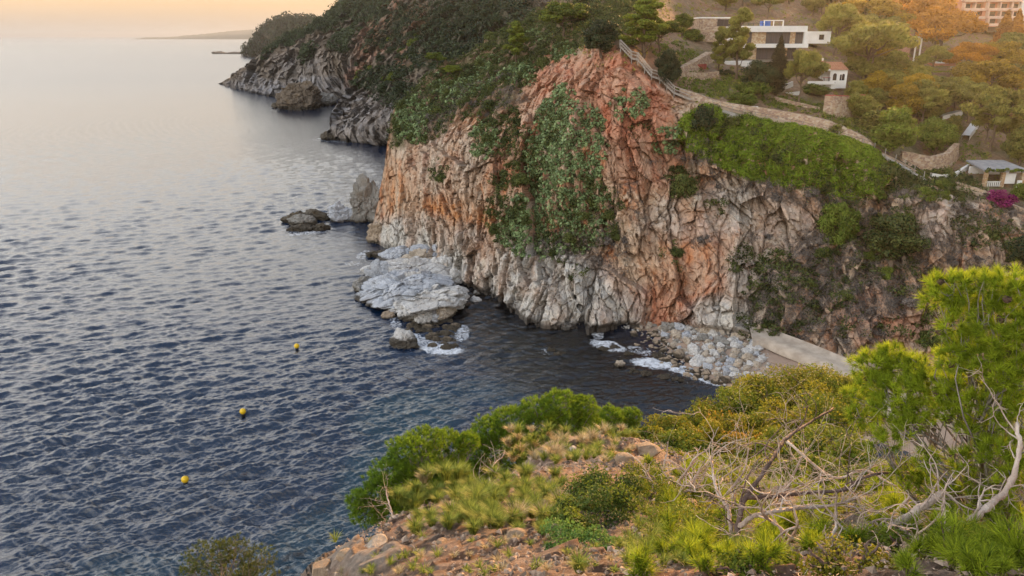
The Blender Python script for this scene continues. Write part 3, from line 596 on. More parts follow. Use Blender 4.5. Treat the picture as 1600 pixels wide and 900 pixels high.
# ---------------------------------------------------------------- rocks in and beside the water
ROCK_FINE = rock_material('coast_rock', 2.2, .5)
def rock_mesh(name, seed, dims, sub=4, cuts=10, col='pale', wet=None, rotz=0.0, rough=.05, joints=0.0, tilt=(0, 0)):
    """a joint-bounded block: a ball cut by planes, roughened; dims are half sizes"""
    import bmesh
    bm = bmesh.new(); bmesh.ops.create_icosphere(bm, subdivisions=sub, radius=1.0)
    V = np.array([v.co[:] for v in bm.verts]); F = np.array([[v.index for v in f.verts] for f in bm.faces]); bm.free()
    rs = np.random.RandomState(seed)
    V = V * (1 + .10 * fbm(V * 1.3 + seed, 2, seed))[:, None]
    for _ in range(cuts):
        n = rs.randn(3); n /= np.linalg.norm(n); d = .60 + .25 * rs.rand()
        V = V - np.maximum(V @ n - d, 0)[:, None] * n * .93
    dims = np.asarray(dims, float); s = float(dims.mean())
    V = V * dims * 1.18
    N = V / (np.linalg.norm(V, axis=1)[:, None] + 1e-9)
    q = V + seed * 3.1
    disp = rough * s * fbm(q / (s * .5), 4, seed + 3, .55)
    if joints:
        T, E, I = facets(q / (joints * np.array([1, 1, .7])), seed + 5); disp = disp + joints * (.34 * (I - .5) + .36 * T - .16 * (1 - E))
        T, E, I = facets(q / (joints * .4), seed + 6); disp = disp + joints * .4 * (.25 * (I - .5) + .4 * T - .1 * (1 - E))
    V = V + N * disp[:, None]
    a, b = tilt
    if a or b:
        ca, sa, cb, sb = math.cos(a), math.sin(a), math.cos(b), math.sin(b)
        V = V @ np.array([[1, 0, 0], [0, ca, -sa], [0, sa, ca]]).T @ np.array([[cb, 0, sb], [0, 1, 0], [-sb, 0, cb]]).T
    ca, sa = math.cos(rotz), math.sin(rotz); V = V @ np.array([[ca, -sa, 0], [sa, ca, 0], [0, 0, 1]]).T
    n1 = fbm(q / (s * .6), 4, 3); n2 = fbm(q / (s * .18), 3, 4)
    base = {'pale': (.50, .49, .475), 'blue': (.40, .42, .455), 'brown': (.15, .12, .09), 'tan': (.34, .27, .20), 'dark': (.10, .085, .065), 'grey': (.24, .23, .21), 'warm': (.42, .36, .29)}[col]
    c = np.zeros(V.shape) + np.array(base); c = mixc(c, np.array(base) * .62 + np.array([.04, .02, 0]), sstep(.0, .45, n1)); c = mixc(c, np.minimum(np.array(base) * 1.25, .62), sstep(.05, .4, n2 - .3 * n1))
    if wet is not None: c = mixc(c, (.055, .045, .032), .93 * sstep(wet + .25, wet - .15, V[:, 2] + .3 * n1 * min(s, 1.5)))
    return mesh_np(name, V, F, dict(col=c), [ROCK_FINE], False)
_rk = [0]
def rock_at(u0, v0, u1, v1, label, cat='rock', name='rock', col='pale', seed=None, sub=5, cuts=10, joints=.8, depth=1.0, sink=.35, z=None, wet=.5, tilt=(0, 0), group=None, rough=.05, rotz=None, height=None):
    """a rock filling the pixel box, standing in the water at its lower edge"""
    _rk[0] += 1; seed = seed or 40 + _rk[0]
    c = atZ((u0 + u1) / 2, v1, 0 if z is None else z); k = float(np.linalg.norm(c - np.array([0, 0, H]))) / FPX
    w = (u1 - u0) * k / 2; el = math.asin(H / (k * FPX)) if z is None else .35
    hpx = (v1 - v0) * k
    d = w * depth; hh = max(.25, (hpx - 2 * d * math.sin(el) * .8) / max(.3, math.cos(el)))       # height above the water
    if height: hh = height; d = max(w * .4, (hpx - hh * math.cos(el)) / (2 * math.sin(el) * .85))
    hz = hh * (1 + sink) / 2 + .1
    me = rock_mesh(name, seed, (w, d, hz), sub, cuts, col, (wet - (hh - hz) if wet is not None else None), rotz or 0.0, rough, joints, tilt)
    p = (c[0], c[1] + d * .9, c[2] + hh - hz)
    o = link(name, me, None, p); tag(o, label, cat, group); return o
# the sea stack and its neighbours
rock_at(545, 279, 581, 348, 'tall grey sea stack rising from the water off the headland tip', 'sea stack', 'sea_stack', 'grey', 3, 6, 9, 2.2, .75, tilt=(0, .03))
rock_at(571, 290, 600, 347, 'dark narrow rock wedged between the sea stack and the cliff', 'rock', 'rock', 'grey', 9, 5, 9, 1.6, .8)
rock_at(512, 318, 552, 348, 'squat blue grey boulder touching the left foot of the sea stack', 'boulder', 'boulder', 'blue', 12, 5, 9, 1.8, .8)
for k, (a, b, c_, d, l) in enumerate([(440, 330, 478, 350, 'long dark jagged reef rock farthest left of the islet'), (462, 327, 512, 346, 'flat dark slab on the reef nearest the squat blue boulder'), (449, 336, 487, 354, 'ribbed dark blue reef rock with a split top'), (448, 350, 486, 362, 'low brown reef rock in the foam at the front of the islet'), (485, 350, 512, 361, 'small low rock at the right end of the dark reef')]):
    rock_at(a, b, c_, d, l, 'rock', 'reef_rock', 'dark' if k != 2 else 'grey', 60 + k, 5, 8, .9, .8, .5, wet=.9, group='low dark reef off the sea stack')
rock_at(574, 344, 608, 380, 'brown wedge boulder at the foot of the headland corner', 'boulder', 'boulder', 'tan', 21, 5, 10, 1.6, .8)
# the pale shelf
SH = [(553, 410, 692, 484, 'broad blue white slab forming the seaward side of the rock shelf', 'blue', 1.0), (592, 420, 712, 508, 'large pale jointed slab in the middle of the rock shelf', 'pale', .85), (558, 392, 702, 450, 'flat cream slab across the back of the rock shelf', 'pale', 1.0),
      (640, 368, 722, 412, 'pale tilted slab leaning on the cliff foot above the shelf', 'blue', 1.0), (665, 452, 707, 503, 'pale tapering slab at the right edge of the rock shelf', 'warm', .9), (556, 440, 612, 476, 'low brown edged slab at the left tip of the rock shelf', 'blue', .8),
      (592, 382, 640, 410, 'blue grey block between the cliff corner and the shelf', 'blue', .9), (625, 476, 668, 504, 'square pale block at the front edge of the shelf', 'grey', .8), (655, 400, 702, 424, 'elongated cream block behind the shelf', 'warm', .9), (570, 388, 612, 404, 'dark wet slab awash beside the cliff corner', 'dark', .9), (592, 446, 612, 470, 'brown hollowed block at the shelf left flank', 'tan', .9)]
for k, (a, b, c_, d, l, co, dp) in enumerate(SH):
    rock_at(a, b, c_, d, l, 'rock', 'shelf_rock', co, 80 + k, 6 if c_ - a > 70 else 5, 7, 2.6 if c_ - a > 70 else 1.2, dp * .62, .3, wet=.7, tilt=(-.12, -.08 if k < 6 else 0), group='pale slabs of the rock shelf', rough=.06, height=[3.0, 2.9, 2.8, 3.4, 2.2, 1.8, 2.2, 2.0, 1.8, .7, 1.6][k])
for k, (a, b, c_, d, co, l) in enumerate([(700, 420, 722, 446, 'pale', 'cream block bridging the shelf and the cliff foot'), (664, 408, 708, 432, 'pale', 'rounded pale block behind the large shelf slab'), (628, 396, 668, 420, 'warm', 'cream hummock at the back of the shelf'), (640, 480, 676, 508, 'pale', 'rounded pale block stepping down from the shelf front'), (604, 470, 636, 492, 'pale', 'small white block at the shelf front left'), (672, 486, 702, 506, 'blue', 'blue grey block at the shelf front right'), (548, 430, 578, 460, 'grey', 'grey block at the outermost left end of the shelf'), (686, 462, 716, 488, 'pale', 'pale wedge at the right side of the shelf'), (575, 420, 612, 444, 'blue', 'blue white hump on the left part of the shelf'), (625, 436, 662, 462, 'pale', 'white hump in the centre of the shelf')]):
    rock_at(a, b, c_, d, l, 'rock', 'shelf_rock', co, 150 + k, 5, 9, 1.3, .8, .3, wet=.5, group='pale slabs of the rock shelf', rough=.06, height=[2.4, 3.2, 3.2, 1.6, 1.4, 1.3, 1.6, 2.0, 3.6, 3.9][k])
rock_at(608, 515, 647, 545, 'pale square topped boulder standing alone in foam before the shelf', 'boulder', 'boulder', 'pale', 33, 5, 9, 1.2, .75, wet=1.3)
for k, (u, v, s_, co, l) in enumerate([(690, 440, 13, 'warm', 'oval cream boulder between the shelf and the cove water'), (700, 448, 8, 'blue', 'left of the two pale boulders in the dark inlet'), (712, 446, 9, 'pale', 'right of the two pale boulders in the dark inlet'), (704, 453, 5, 'blue', 'small pale boulder below the pair in the inlet'), (714, 451, 5, 'pale', 'small round stone beside the inlet pair'),
                                       (742, 474, 9, 'pale', 'solitary pale boulder in the dark inlet below the white cliff'), (744, 461, 5, 'grey', 'flat stone awash above the solitary inlet boulder'), (753, 448, 7, 'pale', 'pale rounded rock at the cliff foot, right of the inlet'), (742, 445, 6, 'pale', 'small pale rock at the cliff foot, left of its round neighbour'), (968, 573, 8, 'warm', 'pointed cream boulder alone in the cove water'),
                                       (605, 498, 10, 'tan', 'brown rock in the water at the left front of the shelf'), (612, 487, 11, 'tan', 'brown rock against the shelf left front')]):
    rock_at(u - s_, v - s_ * 1.3, u + s_, v, l, 'boulder', 'boulder', co, 120 + k, 4, 9, .5, .8, .4, wet=.25)
rock_at(436, 128, 494, 172, 'dark jagged rock outcrop before the middle headland cliffs', 'rock', 'rock_outcrop', 'brown', 51, 6, 7, 5.0, .8, wet=2, rough=.12)
rock_at(424, 160, 446, 169, 'low dark reef left of the jagged outcrop', 'rock', 'reef_rock', 'dark', 52, 4, 8, 2, .8)
rock_at(478, 146, 520, 166, 'pale grey rock right of the jagged outcrop', 'rock', 'rock_outcrop', 'grey', 53, 5, 8, 3.5, .8, wet=1.5, rough=.1)
rock_at(343, 124, 372, 133, 'low rock tip at the seaward end of the middle headland', 'rock', 'reef_rock', 'brown', 54, 5, 8, 3, .7, wet=1.5, rough=.12)
rock_at(329, 80.5, 350, 84, 'thin dark islet, left of the pair off the far headland', 'islet', 'islet', 'brown', 55, 4, 8, 4, .8)
rock_at(346, 81.5, 384, 84.2, 'long thin dark islet touching the far headland', 'islet', 'islet', 'brown', 56, 4, 8, 4, .5)
rock_at(498, 206, 530, 219, 'dark wet ledge at the seaward foot of the near spur', 'rock', 'reef_rock', 'dark', 57, 5, 8, 2, .8)
_rs = np.random.RandomState(8)
for k in range(46):
    u = _rs.uniform(636, 712); v = _rs.uniform(503, 546) ; s_ = _rs.uniform(3.5, 10)
    if v > 520 + (u - 640) * .5 and u < 676: v -= 18
    rock_at(u - s_, v - s_ * 1.0, u + s_, v, 'dark wet rock in the jumble before the rock shelf', 'rock', 'wet_rock', 'tan' if k % 3 else 'dark', 200 + k % 7, 3, 9, .35, .9, .5, wet=.45, group='dark wet rocks before the shelf')
for k, (u, v, s_) in enumerate([(876, 556, 10), (862, 549, 7), (990, 583, 12), (1010, 586, 9), (1040, 592, 12), (1062, 596, 10), (945, 548, 10), (962, 545, 9), (1030, 560, 12), (1052, 566, 10), (1085, 584, 9), (986, 556, 9), (1100, 588, 8)]):
    rock_at(u - s_, v - s_ * .6, u + s_, v, 'dark weedy rock barely breaking the surface of the cove', 'rock', 'wet_rock', 'dark', 240 + k % 5, 4, 9, .5, .8, 1.5, wet=.9, group='weedy rocks awash in the cove')
# the boulder heap: one kind each, then copies
BM_ = [rock_mesh('boulder', 300 + k, (1, .8 + .3 * ((k * 7) % 5) / 5, .72), 4, 11, ['pale', 'blue', 'pale', 'warm', 'pale', 'grey', 'blue', 'warm'][k], None, 0, .05, .5) for k in range(8)]
BD_ = [rock_mesh('boulder', 320 + k, (1, .85, .7), 4, 11, 'tan', .4, 0, .05, .5) for k in range(3)]
poly = [(988, 500), (1014, 494), (1100, 500), (1165, 512), (1185, 528), (1178, 552), (1192, 576), (1166, 596), (1120, 590), (1080, 580), (1040, 566), (1004, 546), (990, 528)]
def inpoly(u, v, P):
    c = False
    for (a, b), (d, e) in zip(P, P[1:] + P[:1]):
        if (b > v) != (e > v) and u < (d - a) * (v - b) / (e - b) + a: c = not c
    return c
placed = []; tries = 0
while len(placed) < 235 and tries < 20000:
    tries += 1
    u, v = _rs.uniform(985, 1195), _rs.uniform(493, 600)
    if not inpoly(u, v, poly): continue
    p = atZ(u, v, .8); d = float(shore_dist(p[0], p[1])); z = float(beach_z(p[0], p[1]))
    big_ = (1 - abs(v - 545) / 60) ; s = _rs.uniform(.34, .66) + (_rs.rand() ** 3) * .75 * max(0, big_)
    if len(placed) > 130: s *= .7
    if any((p[0] - q[0]) ** 2 + (p[1] - q[1]) ** 2 < (.72 * (s + q[2])) ** 2 for q in placed): continue
    placed.append((p[0], p[1], s, z))
for k, (x, y, s, z) in enumerate(placed):
    wetb = shore_dist(x, y) < .9; me = (BD_ if wetb else BM_)[_rs.randint(3 if wetb else 8)]
    o = link('boulder', me); o.location = (x, y, z + s * .25); o.scale = (s * _rs.uniform(.9, 1.25), s * _rs.uniform(.8, 1.1), s * _rs.uniform(.8, 1.15)); o.rotation_euler = (_rs.uniform(-.4, .4), _rs.uniform(-.4, .4), _rs.uniform(0, 6.3))
    if wetb: tag(o, 'brown wet boulder at the waterline of the pale boulder heap', 'boulder', 'wet boulders along the waterline')
    elif s > .95: tag(o, 'big pale boulder standing out among the smaller ones of the beach heap', 'boulder', 'big boulders of the beach heap')
    else: 
        pu, pv = proj(np.array([x, y, z])); c_ = 'blue grey' if me.name.split('.')[0] and BM_.index(me) in (1, 6) else 'cream' if BM_.index(me) in (3, 7) else 'dull grey' if BM_.index(me) == 5 else 'white'
        a_ = 'at the cliff foot' if pv < 515 else 'next to the sand' if pu > 1150 and pv > 535 else 'beside the beach path' if pu > 1140 else 'at the seaward edge' if shore_dist(x, y) < 2.5 else 'in the left part' if pu < 1060 else 'in the middle'
        tag(o, '%s %s boulder %s of the beach heap' % ('small' if s < .45 else 'middling', c_, a_), 'boulder', 'boulders heaped on the beach')
# shingle between the boulders and fallen stones at the slope foot: nobody could count it
def shingle():
    V = []; F = []; C = []; n = 0
    ico = rock_mesh('tmp', 5, (1, .8, .7), 1, 4, 'pale'); bv = np.array([v.co[:] for v in ico.vertices]); bf = np.array([list(p.vertices) for p in ico.polygons]); bpy.data.meshes.remove(ico)
    for _ in range(1500):
        if _rs.rand() < .72:
            u, v = _rs.uniform(960, 1200), _rs.uniform(488, 602)
            if not inpoly(u, v, [(960, 500), (1000, 488), (1110, 492), (1185, 512), (1196, 540), (1215, 580), (1170, 600), (1110, 592), (1040, 568), (1000, 545)]): continue
            s = _rs.uniform(.1, .3)
        else:
            t = _rs.rand(); u = 1190 + 150 * t + _rs.randn() * 8; v = 512 + 62 * t - abs(_rs.randn()) * 4; s = _rs.uniform(.08, .3)
        p = atZ(u, v, 1.2); z = float(beach_z(p[0], p[1])) + .05
        if v < 508 + max(0, u - 1180) * .4: z += .5
        a = _rs.uniform(0, 6.3); c_, s_ = math.cos(a), math.sin(a)
        V.append((bv @ np.array([[c_, -s_, 0], [s_, c_, 0], [0, 0, 1]]).T) * s * _rs.uniform(.7, 1.3, 3) + [p[0], p[1], z]); F.append(bf + n); n += len(bv)
        C.append(np.tile(np.array([.42, .40, .37]) * _rs.uniform(.55, 1.25), (len(bv), 1)))
    link('shingle', mesh_np('shingle', np.concatenate(V), np.concatenate(F), dict(col=np.concatenate(C)), [ROCK_FINE]), kind='stuff')
shingle()
# ---------------------------------------------------------------- buoys
def buoys():
    my, _, _, _ = mat('yellow_plastic', (.80, .52, .01), .4, .5); mk, _, _, _ = mat('black_rubber', (.02, .02, .02), .6); mg, _, _, _ = mat('galvanised_ring', (.35, .35, .35), .4)
    def lathe(prof, n=20):
        g = Geo(); a = np.linspace(0, 2 * math.pi, n, endpoint=False); V = np.array([[r * math.cos(t), r * math.sin(t), z] for r, z in prof for t in a])
        Q = [[k * n + j, k * n + (j + 1) % n, (k + 1) * n + (j + 1) % n, (k + 1) * n + j] for k in range(len(prof) - 1) for j in range(n)]
        return g.add(V, Q)
    first = None
    for (u, v, l) in ((290, 755, 'yellow round buoy floating nearest the camera, lowest of the three'), (380, 648, 'middle yellow buoy of the three on the open water'), (464, 545, 'smallest farthest yellow buoy, nearest the rock shelf')):
        p = atZ(u, v); 
        if first is None:
            first = t = thing('buoy', l, 'buoy', (p[0], p[1], 0), 'yellow mooring buoys')
            lathe([(0.001, .12)] + [(.34 * math.sin(R(a)), .42 - .34 * math.cos(R(a))) for a in range(12, 169, 12)] + [(.06, .77), (.001, .77)]).obj('float', my, t, True)
            lathe([(.001, -.3), (.19, -.3), (.22, .05), (.20, .16), (.001, .17)]).obj('base', mk, t, True)
            g = Geo(); g.tube([(.07 * math.cos(a), 0, .80 + .07 * math.sin(a)) for a in np.linspace(0, 6.28, 12)], .014, 6); g.obj('ring', mg, t, True)
        else: dup(first, (p[0], p[1], 0), _rs.uniform(0, 3), 1.0, l)
buoys()
# ---------------------------------------------------------------- foliage builders
def leaves(rs, C, Rr, K, size, out=.75, shell=.55, asp=.55, up=0.0):
    """K leaf blades in each ellipsoid: C (M,3) centres, Rr (M,3) radii -> V, F, tint"""
    C = np.asarray(C, float); M = len(C); Rr = np.asarray(Rr, float).reshape(M, -1) * np.ones((1, 3)); n = M * K
    d = rs.randn(n, 3); d[:, 2] += up; d /= np.linalg.norm(d, axis=1)[:, None]
    rho = shell + (1 - shell) * rs.rand(n) ** .7
    c = np.repeat(C, K, 0); r = np.repeat(Rr, K, 0)
    p = c + d * r * rho[:, None] + rs.randn(n, 3) * r * .05
    nn = d * out + rs.randn(n, 3) * .45; nn /= np.linalg.norm(nn, axis=1)[:, None]
    t = np.cross(nn, rs.randn(n, 3)); t /= np.linalg.norm(t, axis=1)[:, None]; b = np.cross(nn, t)
    s = size * (.6 + .8 * rs.rand(n))[:, None]
    V = np.stack([p - t * s, p - b * s * asp, p + t * s, p + b * s * asp], 1).reshape(-1, 3)
    F = np.arange(n * 4).reshape(-1, 4)
    tint = np.clip(np.repeat(rs.rand(M), K) * .5 + rs.rand(n) * .5, 0, 1)
    return V, F, np.repeat(tint, 4)
def needles(rs, Pt, Ax, K, L, w, spread=.75, tintb=None):
    """pine tufts: K thin needles from each point around its axis"""
    M = len(Pt); n = M * K; a = np.repeat(Ax, K, 0); p = np.repeat(Pt, K, 0)
    d = a + rs.randn(n, 3) * spread; d /= np.linalg.norm(d, axis=1)[:, None]
    l = (L * (.7 + .5 * rs.rand(n)))[:, None]; sd = np.cross(d, rs.randn(n, 3)); sd /= np.linalg.norm(sd, axis=1)[:, None]
    p = p - a * (rs.rand(n) * .35 * L)[:, None]
    V = np.stack([p - sd * w, p + sd * w, p + d * l], 1).reshape(-1, 3)
    t = (rs.rand(M) if tintb is None else tintb); tint = np.clip(np.repeat(t, K) * .65 + rs.rand(n) * .35, 0, 1)
    return V, np.arange(n * 3).reshape(-1, 3), np.repeat(tint, 3)
def branchy(rs, g, base, tip, r0, n=6, wob=.12, sides=6, r1=.25):
    """a crooked tapering limb; returns its points"""
    base, tip = np.asarray(base, float), np.asarray(tip, float); L = np.linalg.norm(tip - base); t = np.linspace(0, 1, n)
    P = base[None] * (1 - t[:, None]) + tip[None] * t[:, None]
    w = np.cumsum(rs.randn(n, 3) * wob * L / n, 0); w -= t[:, None] * w[-1]; w[0] = 0; P = P + w
    g.tube(P, r0 * (1 - (1 - r1) * t), sides); return P

BARK = noisy('pine_bark', (.10, .07, .05), (.24, .18, .13), 4, .95, .6, 20, 5, None, .1, (1, 1, .3))
BARK_G = noisy('grey_bark', (.16, .14, .12), (.36, .32, .28), 5, .9, .5, 25, 5, None, .15, (1, 1, .3))
LF = dict(
    pine=foliage('pine_needles', (.035, .058, .008), (.21, .25, .022), .22, .5),
    olive=foliage('olive_foliage', (.07, .08, .018), (.33, .31, .06), .25, .5),
    gold=foliage('gold_foliage', (.14, .10, .012), (.50, .34, .025), .35, .5),
    glow_tint=foliage('glow_tinted_foliage', (.22, .085, .012), (.66, .29, .025), .35, .5),  # the warm glow of the top right corner put into the leaf colour
    dark=foliage('dark_foliage', (.012, .022, .010), (.06, .085, .03), .15, .4),
    green=foliage('green_foliage', (.045, .07, .010), (.24, .31, .04), .3, .3),
    cypress=foliage('cypress_foliage', (.02, .022, .010), (.085, .075, .03), .15, .3),
    opuntia=foliage('prickly_pear_pads', (.05, .09, .035), (.27, .36, .15), .05, .3, .5),
    scrub=foliage('scrub_leaves', (.022, .036, .010), (.15, .175, .04), .2, .6),
    dry=foliage('dry_twigs', (.085, .07, .06), (.26, .225, .20), .1, .4),
    vine=foliage('vine_leaves', (.05, .085, .008), (.26, .37, .022), .3, .3),
    magenta=foliage('bougainvillea_bracts', (.12, .008, .06), (.40, .02, .20), .25, 0))

# unit trees: height 1, standing on z=0; a crown of lumps on a branching trunk
def tree_meshes(seed, kind):
    rs = np.random.RandomState(seed); g = Geo(); C = []; Rr = []
    if kind == 'umbrella':
        lean = rs.randn() * .06; top = np.array([lean, rs.randn() * .04, .62]); tr = branchy(rs, g, (0, 0, -.08), top, .028, 8, .18)
        for k in range(13):
            a = k * 2.4 + rs.rand(); rad = .36 * math.sqrt((k + .5) / 13); e = np.array([lean + rad * math.cos(a), rad * math.sin(a), .80 - .30 * (rad / .36) ** 2 + rs.randn() * .03])
            branchy(rs, g, tr[int(4 + rs.rand() * 3)], e - [0, 0, .04], .012, 5, .3, 5)
            for _ in range(3): C.append(e + rs.randn(3) * [.06, .06, .035]); Rr.append(np.array([.12, .12, .07]) * rs.uniform(.75, 1.25))
        size, K = .020, 230
    elif kind == 'layered':                     # wind-shaped pine with separate plates
        top = np.array([.06, 0, .92]); tr = branchy(rs, g, (0, 0, -.06), top, .03, 10, .2)
        for k in range(15):
            h = .34 + .60 * k / 14; j = min(9, int(h * 10)); a = k * 2.4 + rs.rand() * .7; rad = (.34 - .24 * (h - .34) / .62) * rs.uniform(.6, 1.1)
            e = np.array([tr[j][0] + rad * math.cos(a), tr[j][1] + rad * math.sin(a), h + .03]); branchy(rs, g, tr[max(0, j - 1)], e, .011, 5, .25, 5)
            for q in range(3): C.append(e * (1 - .25 * q) + tr[j] * .25 * q + rs.randn(3) * [.03, .03, .015]); Rr.append(np.array([.11, .11, .045]) * rs.uniform(.8, 1.25))
        size, K = .018, 240
    elif kind == 'round':
        branchy(rs, g, (0, 0, -.1), (0, 0, .5), .04, 5, .2)
        for k in range(34):
            d = rs.randn(3); d /= np.linalg.norm(d); e = np.array([0, 0, .52]) + d * np.array([.34, .34, .34]) * rs.uniform(.45, 1); C.append(e); Rr.append(np.array([.15, .15, .12]) * rs.uniform(.7, 1.2))
            if k % 3 == 0: branchy(rs, g, (0, 0, .3), e, .012, 4, .25, 4)
        size, K = .022, 230
    elif kind == 'cypress':
        branchy(rs, g, (0, 0, -.05), (0, 0, .8), .02, 5, .04)
        for k in range(44):
            h = .08 + .9 * k / 43; w = .095 * math.sin(math.pi * min(1, (h + .05)) ** .8) + .012; a = k * 2.4
            C.append([w * .6 * math.cos(a), w * .6 * math.sin(a), h]); Rr.append(np.array([w * .75, w * .75, .06]))
        size, K = .014, 150
    elif kind == 'shrub':
        for k in range(22):
            d = rs.randn(3); d[2] = abs(d[2]); d /= np.linalg.norm(d); e = d * np.array([.42, .42, .5]) * rs.uniform(.4, 1) + [0, 0, .12]; C.append(e); Rr.append(np.array([.2, .2, .17]) * rs.uniform(.6, 1.2))
            if k % 3 == 0: branchy(rs, g, (0, 0, -.1), e, .02, 4, .3, 4)
        size, K = .034, 150
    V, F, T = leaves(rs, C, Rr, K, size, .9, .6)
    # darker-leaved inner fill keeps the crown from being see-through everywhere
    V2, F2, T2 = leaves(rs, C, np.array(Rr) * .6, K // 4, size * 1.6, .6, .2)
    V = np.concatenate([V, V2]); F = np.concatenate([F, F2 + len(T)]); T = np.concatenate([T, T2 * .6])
    return g.mesh('trunk', BARK, smooth=True), (V, F, T)
TREE = {}
def tree_proto(kind, leaf, var):
    key = (kind, leaf, var)
    if key not in TREE:
        base = (kind, var)
        if base not in TREE: TREE[base] = tree_meshes(hash_kind(kind) + var * 17, kind)
        tm, (V, F, T) = TREE[base]
        me = mesh_np('crown', V, F, dict(tint=T), [LF[leaf]], True); TREE[key] = (tm, me)
    return TREE[key]
def hash_kind(k): return {'umbrella': 11, 'layered': 23, 'round': 31, 'cypress': 47, 'shrub': 59}[k]
NAMES = dict(umbrella='pine_tree', layered='pine_tree', round='broadleaf_tree', cypress='cypress_tree', shrub='shrub')
def plant(kind, leaf, p, h, w, label, group=None, rs=None, single=False, cat=None):
    rs = rs or _vr; var = rs.randint(3)
    tm, cm = tree_proto(kind, leaf, var)
    wk = dict(umbrella=.86, layered=.74, round=.86, cypress=.22, shrub=1.05)[kind]
    s = (w / wk, w / wk, h)
    cat = cat or ('shrub' if kind == 'shrub' else 'tree'); nm = NAMES[kind]
    if kind == 'shrub':
        o = link(nm, cm); o.location = p; o.scale = s; o.rotation_euler = (0, 0, rs.uniform(0, 6.28)); return tag(o, label, cat, group)
    t = thing(nm, label, cat, p, group, rs.uniform(0, 6.28), s)
    link('trunk', tm, t); link('crown', cm, t); return t
_vr = np.random.RandomState(77)
def plant_px(kind, leaf, u, vb, wpx, hpx, label, group=None, dv=0, cat=None):
    """base pixel, crown width and full height in pixels"""
    p, _ = ground(u, vb); k = float(np.linalg.norm(p - np.array([0, 0, H]))) / FPX
    return plant(kind, leaf, (p[0], p[1], p[2] - .2), hpx * k * 1.03, wpx * k, label, group, cat=cat)

